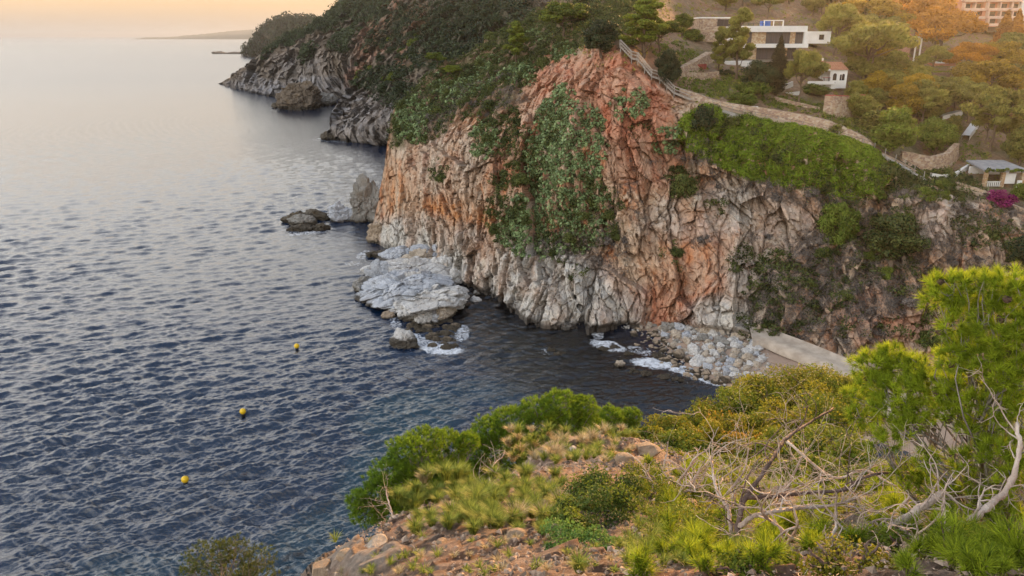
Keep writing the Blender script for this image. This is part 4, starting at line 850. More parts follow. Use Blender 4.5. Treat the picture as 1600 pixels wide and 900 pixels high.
# --- trees and shrubs one can tell apart (kind, leaves, u, v of the base, crown width, height, label)
TL = [
 ('layered', 'pine', 1008, 92, 78, 84, 'large dark green wind-shaped pine at the head of the cliff stairs'),
 ('umbrella', 'pine', 1030, 84, 60, 56, 'lower pine leaning right behind the large pine at the stairs'),
 ('round', 'dark', 940, 90, 64, 62, 'dark grey green bushy tree on the cliff brow, left of the stairs pine'),
 ('umbrella', 'pine', 882, 62, 70, 60, 'bright topped umbrella pine on the slope at the top of the photo'),
 ('layered', 'pine', 808, 104, 42, 60, 'small lone pine on the green slope, left of the red cliff face'),
 ('umbrella', 'pine', 686, 98, 30, 26, 'small yellow green pine on the outer slope, below the skyline'),
 ('umbrella', 'pine', 706, 120, 26, 22, 'small yellow green pine lowest on the outer slope'),
 ('layered', 'olive', 1148, 125, 52, 96, 'tall thin two-stemmed pine standing in front of the modern villa'),
 ('layered', 'olive', 1122, 118, 34, 66, 'shorter pine just left of the tall villa pine'),
 ('round', 'dark', 1042, 138, 42, 62, 'round dark bush overhanging the middle of the cliff stairs'),
 ('cypress', 'cypress', 1211, 150, 26, 78, 'brown green cypress below the right half of the villa'),
 ('umbrella', 'olive', 1250, 165, 56, 84, 'pale green pine standing before the white arched cottage'),
 ('umbrella', 'olive', 1350, 138, 100, 104, 'big spreading pine right of the arched cottage'),
 ('umbrella', 'olive', 1308, 88, 64, 78, 'yellowish pine rising right behind the villa'),
 ('umbrella', 'gold', 1360, 66, 90, 66, 'golden topped pine above the spreading pine'),
 ('umbrella', 'glow_tint', 1422, 78, 90, 76, 'glow-tinted orange pine under the white house at the top edge'),
 ('umbrella', 'glow_tint', 1468, 98, 84, 78, 'glow-tinted orange pine just left of the apartment block'),
 ('umbrella', 'glow_tint', 1510, 124, 60, 52, 'spreading glow-tinted orange pine under the two dark cypresses'),
 ('cypress', 'glow_tint', 1561, 88, 22, 54, 'left of the two cypresses below the apartment block'),
 ('cypress', 'glow_tint', 1580, 88, 22, 54, 'right of the two cypresses below the apartment block'),
 ('umbrella', 'gold', 1552, 132, 70, 60, 'golden brown pine at the right, under the cypresses'),
 ('umbrella', 'olive', 1592, 138, 50, 56, 'olive pine cut by the right edge below the apartments'),
 ('round', 'gold', 1410, 158, 60, 50, 'brownish round tree left of the small lawn'),
 ('umbrella', 'olive', 1470, 168, 70, 50, 'brown green flat pine in front of the yellow lawn'),
 ('umbrella', 'gold', 1530, 168, 84, 70, 'golden pine over the terraces at the right'),
 ('round', 'olive', 1432, 186, 60, 56, 'olive round tree above the long stone ramp'),
 ('round', 'green', 1392, 246, 74, 78, 'bright green broad tree above the retaining wall, left of its twin'),
 ('round', 'green', 1458, 246, 62, 60, 'bright green broad tree above the curved stone wall'),
 ('umbrella', 'olive', 1550, 236, 72, 92, 'layered green pine before the white houses at the right'),
 ('round', 'olive', 1590, 262, 50, 60, 'grey green tree beside the grey pergola roof'),
 ('round', 'olive', 1340, 190, 56, 46, 'brownish bushy tree on top of the round stone bastion'),
 ('shrub', 'olive', 1308, 212, 36, 34, 'brown shrub beside the path, below the stone bastion'),
 ('shrub', 'olive', 1365, 205, 60, 44, 'dry brown shrub below the arched cottage wall'),
 ('shrub', 'green', 1175, 150, 60, 34, 'leafy green shrub left of the brown cypress'),
 ('round', 'dark', 1185, 145, 60, 48, 'dark leafy tree between the tall villa pine and the cypress'),
 ('shrub', 'green', 1160, 165, 50, 26, 'green shrub overhanging the path wall below the villa'),
 ('shrub', 'green', 1080, 62, 38, 24, 'bright green shrub left of the stone wing of the villa'),
 ('round', 'pine', 1064, 55, 34, 36, 'green tree between the stairs pine and the villa stone wing'),
 ('shrub', 'olive', 1240, 98, 26, 24, 'small shrub against the ground floor of the villa'),
 ('shrub', 'green', 1272, 146, 50, 24, 'clipped green hedge below the terrace of the arched cottage'),
 ('shrub', 'dark', 1512, 282, 13, 14, 'tiny round clipped bush on the lawn beside the pergola'),
 ('shrub', 'magenta', 1561, 326, 52, 38, 'purple bougainvillea bush spilling over the path wall'),
 ('shrub', 'green', 1594, 310, 30, 30, 'bright green shrub right of the bougainvillea'),
 ('shrub', 'green', 1575, 262, 40, 10, 'climber leaves on the edge of the pergola roof'),
 ('shrub', 'dark', 1095, 205, 40, 52, 'dark shrub at the cliff top where the path wall begins'),
 ('round', 'green', 1306, 395, 56, 84, 'tall bright green tree filling the gully under the vine curtain'),
 ('round', 'scrub', 1392, 410, 90, 80, 'broad dull green tree on the slope right of the gully'),
 ('round', 'dark', 1592, 415, 50, 46, 'dark green tree at the right edge above the big pine'),
 ('shrub', 'scrub', 1068, 300, 44, 44, 'dark green bush in the middle of the face below the path wall start'),
 ('shrub', 'dark', 1132, 118, 24, 16, 'low dark shrub at the foot of the villa pines')]
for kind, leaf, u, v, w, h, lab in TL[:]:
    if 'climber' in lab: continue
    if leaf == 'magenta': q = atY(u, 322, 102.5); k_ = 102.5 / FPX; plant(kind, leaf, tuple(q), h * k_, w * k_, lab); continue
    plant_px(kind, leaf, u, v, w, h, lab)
# --- the wooded hillside behind the houses, tree by tree
_fill = []
def fill_trees(n, poly, kinds, hpx, group, label, mind=13, avoid=()):
    k = 0; tries = 0; xs = [p[0] for p in poly]; ys = [p[1] for p in poly]
    while k < n and tries < n * 60:
        tries += 1; u, v = _vr.uniform(min(xs), max(xs)), _vr.uniform(min(ys), max(ys))
        if not inpoly(u, v, poly) or any(abs(u - a) < w / 2 and abs(v - b) < hh / 2 for a, b, w, hh in avoid): continue
        if any((u - a) ** 2 + ((v - b) * 1.8) ** 2 < mind ** 2 for a, b in _fill): continue
        _fill.append((u, v)); kd, lf = kinds(u, v); h = _vr.uniform(*hpx) * (.75 if v < 20 else 1)
        plant_px(kd, lf, u, v, h * _vr.uniform(.85, 1.2), h, dict(glow_tint='orange', gold='golden', olive='olive green')[lf] + (' round tree ' if kd == 'round' else ' umbrella pine ') + area_in(u, v), group); k += 1
def hk(u, v):
    am = max(0, 1 - math.hypot((u - 1450) / 120, (v - 40) / 75)); r = _vr.rand()  # crowns nearer the glow carry its orange in their leaf colour
    return (_vr.choice(['umbrella', 'umbrella', 'round']), 'glow_tint' if r < am * 1.5 else 'gold' if r < am * 1.5 + .28 else 'olive')
AV = [(1205, 95, 130, 40), (1200, 60, 125, 60), (1122, 50, 60, 50), (1300, 130, 80, 50), (1420, 85, 60, 50), (1550, 70, 110, 40), (1487, 130, 66, 62), (1420, 112, 44, 66), (1435, 25, 60, 30), (1582, 196, 50, 60), (1580, 172, 70, 44), (1482, 192, 46, 34), (1515, 218, 40, 46), (1540, 40, 120, 60)]
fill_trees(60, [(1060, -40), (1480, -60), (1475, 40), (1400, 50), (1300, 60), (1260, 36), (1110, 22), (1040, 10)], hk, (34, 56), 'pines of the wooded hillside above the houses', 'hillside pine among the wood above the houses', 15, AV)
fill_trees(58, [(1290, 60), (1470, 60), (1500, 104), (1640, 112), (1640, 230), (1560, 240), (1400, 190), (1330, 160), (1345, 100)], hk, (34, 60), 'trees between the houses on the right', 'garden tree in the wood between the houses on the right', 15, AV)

# --- scrub on the cliffs: the larger bushes singly, the rest as ground cover
VEG = M_U * 0
ZD = [(655, 175, 50, 40, -40, 1), (720, 135, 80, 44, -28, 1), (790, 90, 70, 50, -20, 1), (860, 50, 60, 40, 0, .8), (780, 200, 30, 44, 10, .9), (765, 215, 22, 30, 0, .7), (820, 270, 40, 60, 15, .9), (800, 330, 30, 50, 0, .8), (850, 215, 30, 60, 30, .7), (690, 268, 16, 14, 0, .8), (1310, 345, 30, 60, 10, 1.4), (1390, 380, 50, 60, 10, .8), (1230, 460, 60, 70, 0, .9), (1210, 500, 50, 30, 0, .8), (1310, 440, 60, 50, 0, .55), (1410, 290, 90, 34, 0, .9), (1500, 300, 40, 22, 20, .7), (1590, 400, 30, 30, 0, 1), (1540, 360, 60, 30, 0, .6), (1065, 285, 24, 24, 0, .9), (1120, 320, 20, 18, 0, .5), (1130, 200, 60, 24, 0, .7), (1300, 290, 70, 26, 0, .8), (1000, 210, 24, 20, 0, .3), (1470, 520, 50, 30, 0, .9), (1440, 440, 70, 40, 0, .5), (905, 425, 14, 9, 0, .9), (1180, 230, 90, 30, 10, .5), (620, 200, 18, 30, 0, .8), (940, 330, 34, 60, 0, .5), (1160, 405, 20, 26, 0, .5), (880, 350, 60, 50, 0, .6), (1055, 400, 24, 30, 0, .35), (1350, 470, 60, 60, 0, .35), (950, 20, 60, 40, 0, .7)]
ZO = [(885, 250, 60, 90, 15, 1), (850, 350, 60, 50, 0, 1), (905, 330, 50, 70, 0, .8), (700, 145, 70, 26, -32, .45), (640, 195, 24, 30, -20, .7), (650, 175, 30, 20, -40, .6), (985, 160, 30, 26, 0, .5), (1040, 220, 28, 22, 0, .6), (815, 115, 24, 24, 0, .6), (880, 80, 20, 16, 0, .5), (755, 220, 24, 30, 0, .5), (870, 180, 26, 50, 20, .7), (760, 120, 60, 26, -20, .4), (830, 60, 60, 20, -30, .35)]
ZV = [(1150, 215, 80, 40, 8, 1), (1240, 240, 90, 34, 12, 1), (1310, 262, 60, 40, 20, .9), (1110, 205, 40, 26, 20, .8), (1200, 255, 90, 26, 12, .7)]
ZB = [(1270, 410, 50, 50, 0, .9), (1380, 440, 60, 60, 0, .9), (1340, 520, 60, 40, 0, .6), (1500, 440, 60, 60, 0, .7), (1090, 235, 40, 26, 10, .7), (950, 390, 40, 40, 0, .7), (1240, 300, 90, 20, 10, .8), (1560, 340, 70, 30, 10, .6), (760, 150, 60, 40, 0, .4), (1120, 290, 60, 24, 0, .4), (990, 320, 40, 60, 0, .35), (1010, 270, 30, 30, 0, .4), (880, 380, 50, 30, 0, .6), (1480, 380, 90, 60, 0, .4), (1410, 330, 60, 40, 0, .6), (1340, 360, 60, 60, 0, .7), (1140, 380, 60, 60, 0, .3), (690, 170, 60, 30, -30, .5)]
_ar = np.linalg.norm(np.cross(np.gradient(M_P0, axis=0), np.gradient(M_P0, axis=1)), axis=-1)
def scatter(Z, n, thr=.25, seed=0, grid=(M_U, M_V, None, None), nsc=4.0):
    U, V = grid[0], grid[1]; P = M_P if grid[2] is None else grid[2]; N = M_N if grid[3] is None else grid[3]
    ar = _ar if grid[2] is None else np.linalg.norm(np.cross(np.gradient(P, axis=0), np.gradient(P, axis=1)), axis=-1)
    bz = blobs(U, V, Z); w = np.clip(bz + .85 * fbm(P / nsc, 3, 200 + seed) - thr, 0, .6) * (bz > .08) * np.minimum(ar, np.percentile(ar, 97))
    pr = (w / w.sum()).ravel(); rs = np.random.RandomState(seed + 5); ii = rs.choice(pr.size, n, p=pr, replace=True)
    return P.reshape(-1, 3)[ii], N.reshape(-1, 3)[ii], rs
def cover(name, Z, n, K, r0, r1, leaf, size, seed, lift=.3, thr=.25, grid=(M_U, M_V, None, None), asp=.6, flat=.75, nsc=4.0):
    P, N, rs = scatter(Z, n, thr, seed, grid, nsc)
    r = rs.uniform(r0, r1, n) ; C = P + N * (r * lift)[:, None]
    V, F, T = leaves(rs, C, np.stack([r, r, r * flat], -1), K, size, .9, .6, asp)
    link(name, mesh_np(name, V, F, dict(tint=T), [LF[leaf]]), kind='stuff')
cover('dark_scrub', ZD, 5000, 44, .35, 1.0, 'scrub', .15, 1, .3, .12)
cover('cliff_vine', ZV, 5200, 54, .3, .75, 'vine', .12, 2, .1, -.25)
cover('dry_scrub', ZB + [(1240, 470, 70, 60, 0, 1), (1320, 450, 50, 60, 0, .9), (1440, 400, 60, 60, 0, .8)], 5200, 34, .3, .8, 'dry', .13, 3, .2, .3, asp=.22)
cover('prickly_pear', ZO, 3000, 16, .3, .65, 'opuntia', .20, 4, .4, .25, asp=.85)
cover('soil_grass', [(1000, 40, 140, 60, 0, .8), (1150, 130, 90, 50, 0, .8), (900, 20, 90, 40, 0, 1), (1350, 120, 300, 120, 0, .7), (1500, 210, 140, 70, 0, .7)], 2600, 24, .25, .8, 'olive', .15, 5, .05, .2)
cover('slope_scrub', C_VEG + [(600, 30, 60, 60, 0, .8), (620, 140, 40, 30, 0, .8)], 1800, 34, .9, 2.4, 'dark', .40, 6, .3, .35, Cc[1:5], nsc=12)
cover('headland_scrub', B_VEG, 1500, 30, 1.4, 3.6, 'dark', .75, 7, .3, .3, B[1:5], nsc=20)
cover('far_wood', [(440, 55, 90, 34, 0, 1)], 500, 26, 5, 11, 'dark', 2.2, 8, .3, .1, A_[1:5], nsc=60)
cover('garden_herbs', [(1100, 138, 50, 14, 5, 1), (1240, 165, 60, 12, 8, 1), (1060, 95, 40, 30, 30, .8), (1175, 128, 60, 14, 0, .8), (1330, 200, 60, 20, 20, .8), (1500, 240, 60, 20, 0, .6)], 900, 40, .25, .7, 'green', .13, 9, .1, .3)
SG = dict(scrub='dark green bushes on the main cliff', dry='dry grey bushes on the main cliff', opuntia='prickly pear clumps on the main cliff')
def singles(Z, n, leaf, smin, smax, name, cat, lab, seed, thr=.35, grid=(M_U, M_V, None, None), group=None, kind='shrub', nsc=4.0):
    P, N, rs = scatter(Z, n * 3, thr, seed, grid, nsc); kept = []
    for p, nn in zip(P, N):
        s = rs.uniform(smin, smax)
        if any(((p - q) ** 2).sum() < (.55 * (s + t)) ** 2 for q, t in kept): continue
        kept.append((p, s))
        if len(kept) > n: break
    for p, s in kept:
        tm, cm = tree_proto(kind, leaf, rs.randint(3)); o = link(name, cm); o.location = p - np.array([0, 0, s * .25]); o.scale = (s, s, s * rs.uniform(.7, 1.1)); o.rotation_euler = (0, 0, rs.uniform(0, 6.28))
        
        if grid[2] is None: au, av = proj(p); tag(o, lab + ' ' + area(au, av), cat, (group or SG.get(leaf)))
        else: tag(o, lab, cat, group)
singles(ZD, 150, 'scrub', 1.4, 3.6, 'cliff_bush', 'bush', 'dark green bush', 21)
singles(ZB, 60, 'dry', 1.2, 2.6, 'dry_bush', 'bush', 'dry grey bush', 22)
singles([(1390, 380, 50, 50, 0, 1), (1310, 345, 26, 60, 10, 1), (1590, 400, 30, 30, 0, 1), (1410, 290, 90, 30, 0, .8), (1470, 520, 40, 30, 0, .9)], 40, 'green', 1.6, 3.4, 'green_bush', 'bush', 'mid green bush', 23, group='green bushes in the gully below the path')
singles([(660, 60, 90, 60, -20, 1), (600, 110, 60, 30, 0, 1), (740, 30, 60, 40, 0, 1), (640, 150, 40, 20, 0, .8)], 70, 'dark', 3, 6.5, 'dark_pine', 'tree', 'dark shaded pine crown on the spur behind the red cliff', 24, .3, Cc[1:5], 'dark pines on the spur behind the red cliff', nsc=12)
singles(B_VEG, 60, 'dark', 5, 10, 'dark_pine', 'tree', 'small dark pine on the skyline slope of the middle headland', 25, .3, B[1:5], 'dark pines on the middle headland', nsc=20)
singles([(590, 120, 40, 14, 0, 1), (640, 75, 40, 20, 0, 1)], 10, 'pine', 4, 6.5, 'pale_pine', 'tree', 'yellow green flat topped pine on the shaded spur', 26, .3, Cc[1:5], 'lighter pines on the shaded spur', nsc=12)  # same spur, a paler leaf colour
# ---------------------------------------------------------------- houses, walls, stairs on the headland
WHITE = noisy('white_render', (.70, .68, .64), (.80, .79, .76), .8, .8, .1, 12)
STONE = masonry('rubble_stone', [(.34, .22, .15), (.42, .30, .21), (.50, .40, .30), (.30, .20, .15), (.46, .34, .22)], 2.4)
STONE2 = masonry('golden_stone', [(.46, .28, .14), (.50, .36, .22), (.56, .45, .30), (.40, .25, .14)], 3.2)
TILE = noisy('terracotta_tiles', (.38, .16, .09), (.50, .26, .16), 2.5, .85, .8, 9, 4, None, .2, (3, .4, 1))
GLASS, _, _, _ = mat('dark_glazing', (.045, .035, .035), .12, .5)
SHUT = noisy('shutter_slats', (.07, .055, .055), (.11, .09, .085), 1, .5, .3, 30, 2, None, .3, (8, 8, .2))
CONC = noisy('grey_concrete', (.36, .34, .32), (.46, .44, .41), 2, .9, .2)
WOOD = noisy('weathered_wood', (.26, .23, .20), (.42, .39, .35), 3, .85, .3, 20)
BLUE, _, _, _ = mat('blue_tarpaulin', (.05, .13, .40), .5)
DARKM, _, _, _ = mat('dark_metal', (.05, .05, .05), .5, .5)
REDW = noisy('red_render', (.35, .07, .06), (.42, .11, .09), 2, .85, .1)
ROOFG = noisy('grey_roofing_felt', (.24, .24, .25), (.34, .34, .34), 1.5, .9, .2)
WHITE_TINTED = noisy('flare_tinted_white_render', (.60, .42, .34), (.68, .50, .42), 1.2, .85, .1)  # white balcony render with the flare's pink tint put into its colour
SALMON = noisy('salmon_render', (.55, .24, .15), (.62, .30, .20), 1.2, .85, .1)
def X_(u, v, Y): return float(atY(u, v, Y)[0])
def Z_(v, Y): return float(atY(800, v, Y)[2])
def pbox(g, u0, v0, u1, v1, Y, D, dy=0.0):
    """a box whose front face fills the pixel rectangle at distance Y"""
    vm = (v0 + v1) / 2; x0, x1 = X_(u0, vm, Y), X_(u1, vm, Y); z0, z1 = Z_(v1, Y), Z_(v0, Y)
    g.box(((x0 + x1) / 2, Y + dy + D / 2, (z0 + z1) / 2), (x1 - x0, D, z1 - z0)); return g
def part(name, rects, Y, D, m, parent, dy=0.0, **kw):
    g = Geo()
    for r in rects: pbox(g, *r, Y, D, dy)
    return g.obj(name, m, parent, **kw)
def window(parent, u0, v0, u1, v1, Y, m=GLASS, mull=0, fm=DARKM, dy=0.0):
    w = part('window', [(u0, v0, u1, v1)], Y, .10, m, parent, dy)
    g = Geo(); e = .5
    for r in [(u0, v0, u1, v0 + e), (u0, v1 - e, u1, v1)] + [(u0 + (u1 - u0) * k / (mull + 1) - e / 2, v0, u0 + (u1 - u0) * k / (mull + 1) + e / 2, v1) for k in range(mull + 2)]: pbox(g, *r, Y, .08, dy - .05)
    g.obj('frame', fm, w); return w
def villa():
    t = thing('villa', 'modern two-storey villa with long white slabs, dark glazing and stone panels', 'house', (0, 0, 0))
    Y = 150.0
    part('roof_slab', [(1152, 40.5, 1262, 50)], Y, 9, WHITE, t); part('floor_slab', [(1141, 68.3, 1262, 74.6)], Y, 9, WHITE, t, -.3)
    part('end_wall', [(1256.5, 50, 1262, 68.3)], Y, 8.9, WHITE, t)
    part('rear_wall', [(1152, 50, 1256, 68.3)], Y, 1, CONC, t, 7.6)
    part('side_wall', [(1152, 50, 1154, 68.3)], Y, 7.4, WHITE, t, .02)
    part('stone_panel', [(1176, 50, 1198, 68.3)], Y, .5, STONE2, t, .5); part('stone_panel', [(1236, 50, 1244, 68.3)], Y, .5, STONE2, t, .5)
    window(t, 1154, 50, 1176, 68.3, Y, SHUT, 2, dy=.7); window(t, 1198, 50, 1236, 68.3, Y, SHUT, 4, dy=.7); window(t, 1244, 50, 1256.5, 68.3, Y, SHUT, 1, dy=.7)
    part('stone_panel', [(1166.5, 74.6, 1184, 93)], Y, .5, STONE2, t, .9); part('stone_panel', [(1225, 74.6, 1232, 93)], Y, .5, STONE2, t, .9)
    window(t, 1152, 74.6, 1166.5, 93, Y, GLASS, 1, dy=1.1); window(t, 1184, 74.6, 1225, 93, Y, SHUT, 4, dy=1.1); window(t, 1232, 74.6, 1246, 93, Y, GLASS, 1, dy=1.1)
    part('lower_wall', [(1152, 74.6, 1250, 97)], Y, 6, CONC, t, 1.5)
    part('terrace_base', [(1126, 95, 1181, 106)], Y, 5, WHITE, t, -3.2)
    # rooftop frame with a blue cover
    f = part('roof_frame', [(1198, 31.5, 1199, 40.4), (1228, 31.5, 1229, 40.4), (1213, 31.5, 1213.8, 40.4), (1198, 31, 1229, 32.2)], Y, .3, WHITE, t, 1.5)
    part('cover', [(1196, 32.5, 1210, 40.3)], Y, 1.2, BLUE, f, 2.2)
    part('railing', [(1155, 36, 1196, 36.5)] + [(1155 + k * 8, 36, 1155.6 + k * 8, 40.4) for k in range(6)], Y, .06, DARKM, t, .8)
    w = thing('stone_wing', 'rubble stone cube with one dark window at the villa left rear', 'building', (0, 0, 0)); Yw = 158.0
    part('wall', [(1093, 28.5, 1150, 66)], Yw, 8, STONE, w); part('coping', [(1092.6, 26.8, 1150.6, 28.7)], Yw, 8.4, WHITE, w, -.1); window(w, 1121, 30, 1141, 41, Yw, GLASS, 1, dy=-.06)
villa()
def gable(g, x0, x1, y0, y1, z0, h, along='x', over=.3):
    x0 -= over; x1 += over; y0 -= over; y1 += over
    if along == 'x': V = [(x0, y0, z0), (x1, y0, z0), (x1, y1, z0), (x0, y1, z0), (x0, (y0 + y1) / 2, z0 + h), (x1, (y0 + y1) / 2, z0 + h)]; return g.add(V, [[0, 1, 5, 4], [2, 3, 4, 5], [0, 3, 2, 1]], [[0, 4, 3], [1, 2, 5]])
    V = [(x0, y0, z0), (x1, y0, z0), (x1, y1, z0), (x0, y1, z0), ((x0 + x1) / 2, y0, z0 + h), ((x0 + x1) / 2, y1, z0 + h)]; return g.add(V, [[0, 4, 5, 3], [1, 2, 5, 4], [0, 3, 2, 1]], [[0, 1, 4], [2, 3, 5]])
def cottage():
    t = thing('cottage', 'small white cottage with terracotta roofs and three dark arches', 'house', (0, 0, 0)); Y = 146.0
    part('wall', [(1296, 109, 1323, 138)], Y, 6.5, WHITE, t); part('side_wing', [(1239, 96.5, 1262, 112)], Y + 5, 5, WHITE, t); part('middle_wing', [(1262, 103, 1297, 128)], Y + 3.2, 5, WHITE, t)
    g = Geo(); z = Z_(109, Y); gable(g, X_(1283, 109, Y), X_(1323, 109, Y), Y, Y + 7, z, 1.3); g.obj('roof', TILE, t)
    g = Geo(); z = Z_(101, Y + 3); gable(g, X_(1276, 101, Y), X_(1300, 101, Y), Y + 3.4, Y + 8, z, .9); ro = g.obj('roof', TILE, t)
    part('chimney', [(1299.5, 92, 1303, 101)], Y, .7, WHITE, ro, 5)
    g = Geo(); gable(g, X_(1239, 96, Y + 5), X_(1250, 96, Y + 5), Y + 5, Y + 10, Z_(96.5, Y + 5), .6); g.obj('roof', TILE, t)
    for k, (a, w_) in enumerate(((1304.3, 5.8), (1313.6, 2.6), (1317.6, 4.2))):          # arches
        x0, x1 = X_(a - w_ / 2, 120, Y), X_(a + w_ / 2, 120, Y); r = (x1 - x0) / 2; zb, zt = Z_(125.5, Y), Z_(117.5, Y)
        pr = [(x0, zb), (x1, zb)] + [((x0 + x1) / 2 + r * math.cos(q), zt + r * math.sin(q)) for q in np.linspace(0, math.pi, 9)]
        n = len(pr); g = Geo(); V = [(x, Y - .03, z) for x, z in pr] + [(x, Y + .1, z) for x, z in pr]
        c = len(V); V += [((x0 + x1) / 2, Y - .03, zt)]
        g.add(V, [[i, (i + 1) % n, (i + 1) % n + n, i + n] for i in range(n)], [[c, i, (i + 1) % n] for i in range(n)]); g.obj('arch_window', GLASS, t)
    part('terrace_wall', [(1257, 126, 1297, 131), (1322, 127, 1338, 136)], Y, .4, WHITE, t, -2.0)
    part('terrace', [(1256, 128, 1300, 137)], Y, 5, CONC, t, -1.5)
    part('stair_wall', [(1293, 129, 1300, 138)], Y, 1.5, WHITE, t, -1.6)
    # parasol and table on the terrace
    p = thing('parasol', 'open white parasol on the cottage terrace', 'parasol', (0, 0, 0)); c = np.array([X_(1283, 118, Y), Y - .4, Z_(127.5, Y)])
    g = Geo(); a = np.linspace(0, 2 * math.pi, 9)[:-1]; V = [c + [1.5 * math.cos(q), 1.5 * math.sin(q), 2.15] for q in a] + [c + [0, 0, 2.75]] + [c + [1.45 * math.cos(q), 1.45 * math.sin(q), 2.0] for q in a]
    g.add(V, [[k, (k + 1) % 8, (k + 1) % 8 + 9, k + 9] for k in range(8)], [[k, (k + 1) % 8, 8] for k in range(8)]); g.obj('canopy', WHITE, p)
    g = Geo(); g.tube([c, c + [0, 0, 2.7]], .03); g.obj('pole', DARKM, p)
    tb = thing('table', 'dark red table beside the parasol on the cottage terrace', 'table', tuple(c + [1.0, .2, 0])); g = Geo(); g.box((0, 0, .72), (1.3, .8, .06)); g.obj('tabletop', REDW, tb)
    for sx in (-.5, .5):
        for sy in (-.3, .3): g = Geo(); g.box((sx, sy, .345), (.06, .06, .69)); g.obj('leg', DARKM, tb)
    b = thing('garden_terrace', 'curved white terrace walls of the lower garden beside the cypress', 'wall', (0, 0, 0)); g = Geo(); g2 = Geo()
    for (a0, b0, a1, b1, hh, gg) in ((1214, 138, 1238, 131, 7, g), (1212, 148, 1250, 146, 6, g2)):
        p0, p1 = atY(a0, b0, 138), atY(a1, b1, 138); ts = np.linspace(0, 1, 8)
        for s, e in zip(ts[:-1], ts[1:]):
            q0, q1 = p0 * (1 - s) + p1 * s, p0 * (1 - e) + p1 * e; bow = .8
            q0 = q0 + [0, -bow * math.sin(math.pi * s), 0]; q1 = q1 + [0, -bow * math.sin(math.pi * e), 0]; gg.span(q0, q1, .35, hh * .12)
    g.obj('upper_wall', WHITE, b); g2.obj('lower_wall', WHITE, b)
cottage()
def wall_along(name, pts, hpx, thick, m, label, cat='wall', cap=None, off=0.0, n=60, group=None, tilt=0.0, capname='coping'):
    """wall whose foot follows ground pixels; hpx heights in pixels"""
    P = np.array([ground(u, v)[0] for u, v in pts]); L = np.r_[0, np.cumsum(np.linalg.norm(np.diff(P, axis=0), axis=1))]; s = np.linspace(0, L[-1], n)
    Q = np.stack([np.interp(s, L, P[:, k]) for k in range(3)], -1); Q = np.array([Q[max(0, i - 2):i + 3].mean(0) for i in range(n)])
    Hh = np.interp(s, L, np.broadcast_to(hpx, (len(pts),))) * np.linalg.norm(Q - [0, 0, H], axis=1) / FPX
    tg = np.gradient(Q, axis=0); nr = np.stack([-tg[:, 1], tg[:, 0], 0 * tg[:, 0]], -1); nr /= np.linalg.norm(nr, axis=1)[:, None]
    nr *= -np.sign((nr * Q).sum(1))[:, None]                                     # towards the camera side
    jit = .10 * fbm(np.stack([s / 1.5, 0 * s, 0 * s], -1), 3, 12)
    B0 = Q + nr * (thick / 2 + tilt) - [0, 0, 1.2]; T0 = Q + nr * thick / 2; T0[:, 2] += Hh + jit; T1 = Q - nr * thick / 2; T1[:, 2] += Hh + jit; B1 = Q - nr * thick / 2 - [0, 0, 1.2]
    g = Geo(); g.add(np.array([B0, T0, T1, B1]).reshape(-1, 3), [[k * n + i, k * n + i + 1, (k + 1) * n + i + 1, (k + 1) * n + i] for k in range(3) for i in range(n - 1)])
    t = thing(name, label, cat, (0, 0, 0), group); g.obj('masonry', m, t)
    if cap:
        g = Geo(); e = .06
        for i in range(n - 1): g.span((T0[i] + T1[i]) / 2 + [0, 0, .06], (T0[i + 1] + T1[i + 1]) / 2 + [0, 0, .06], thick + .12, .12)
        g.obj(capname, cap, t)
    return t, Q
wall_along('retaining_wall', [(1056, 141), (1085, 155), (1118, 168), (1160, 178), (1200, 187), (1250, 198), (1300, 210), (1345, 226), (1368, 236)], [6, 9, 10, 12, 14, 16, 16, 12, 7], .9, STONE, 'long sloping pink stone retaining wall along the cliff path below the villa', tilt=.9)
wall_along('retaining_wall', [(1283, 178), (1300, 184), (1325, 184), (1345, 172)], [24, 28, 28, 20], .8, STONE, 'tall curved stone bastion below the arched cottage', cap=REDW, tilt=.3)
wall_along('retaining_wall', [(1404, 250), (1425, 262), (1450, 268), (1475, 262), (1490, 248)], [14, 20, 22, 20, 22], .8, STONE, 'curved stone wall under the twin bright green trees', tilt=.4)
wall_along('retaining_wall', [(1057, 112), (1075, 108), (1090, 100), (1107, 90)], [5, 8, 9, 9], 1.2, STONE, 'rough stone wall climbing to the villa left side', tilt=.8)
wall_along('retaining_wall', [(1058, 120), (1080, 121), (1105, 121), (1122, 119)], 7, .7, STONE, 'low straight stone terrace wall below the villa lawn', tilt=.2)
wall_along('retaining_wall', [(1338, 141), (1352, 144), (1362, 145)], [9, 8, 7], .6, STONE, 'short stone wall with posts at the right end of the cottage terrace', cap=REDW)
wall_along('garden_wall', [(1075, 107), (1102, 107)], 6, .4, REDW, 'short dark red wall at the end of the villa lawn')
wall_along('garden_wall', [(1466, 186), (1499, 176)], 5, 1.2, WHITE, 'slanting white topped ramp wall among the right hand trees')
wall_along('garden_wall', [(1506, 222), (1524, 196)], 6, 1.2, WHITE, 'steep white ramp wall below the white ramp among the trees')
wall_along('garden_wall', [(1452, 279), (1472, 279), (1494, 275), (1512, 263)], [9, 6, 6, 6], .35, WHITE, 'stepped white parapet beside the steps to the pergola lawn')
wall_along('retaining_wall', [(1475, 285), (1510, 296), (1545, 308), (1580, 325), (1640, 348)], [6, 6, 6, 6, 6], .8, STONE, 'low pale stone wall of the path below the pergola', tilt=.3)
wall_along('retaining_wall', [(1208, 158), (1245, 168), (1280, 175)], 5, .6, STONE, 'low stone wall between the cypress and the bastion')
_, PW = wall_along('path_kerb', [(1105, 172), (1160, 184), (1210, 195), (1270, 210), (1330, 228), (1360, 240), (1400, 262), (1450, 290)], 2.2, .5, CONC, 'thin pale concrete edge of the cliff path above the vines')
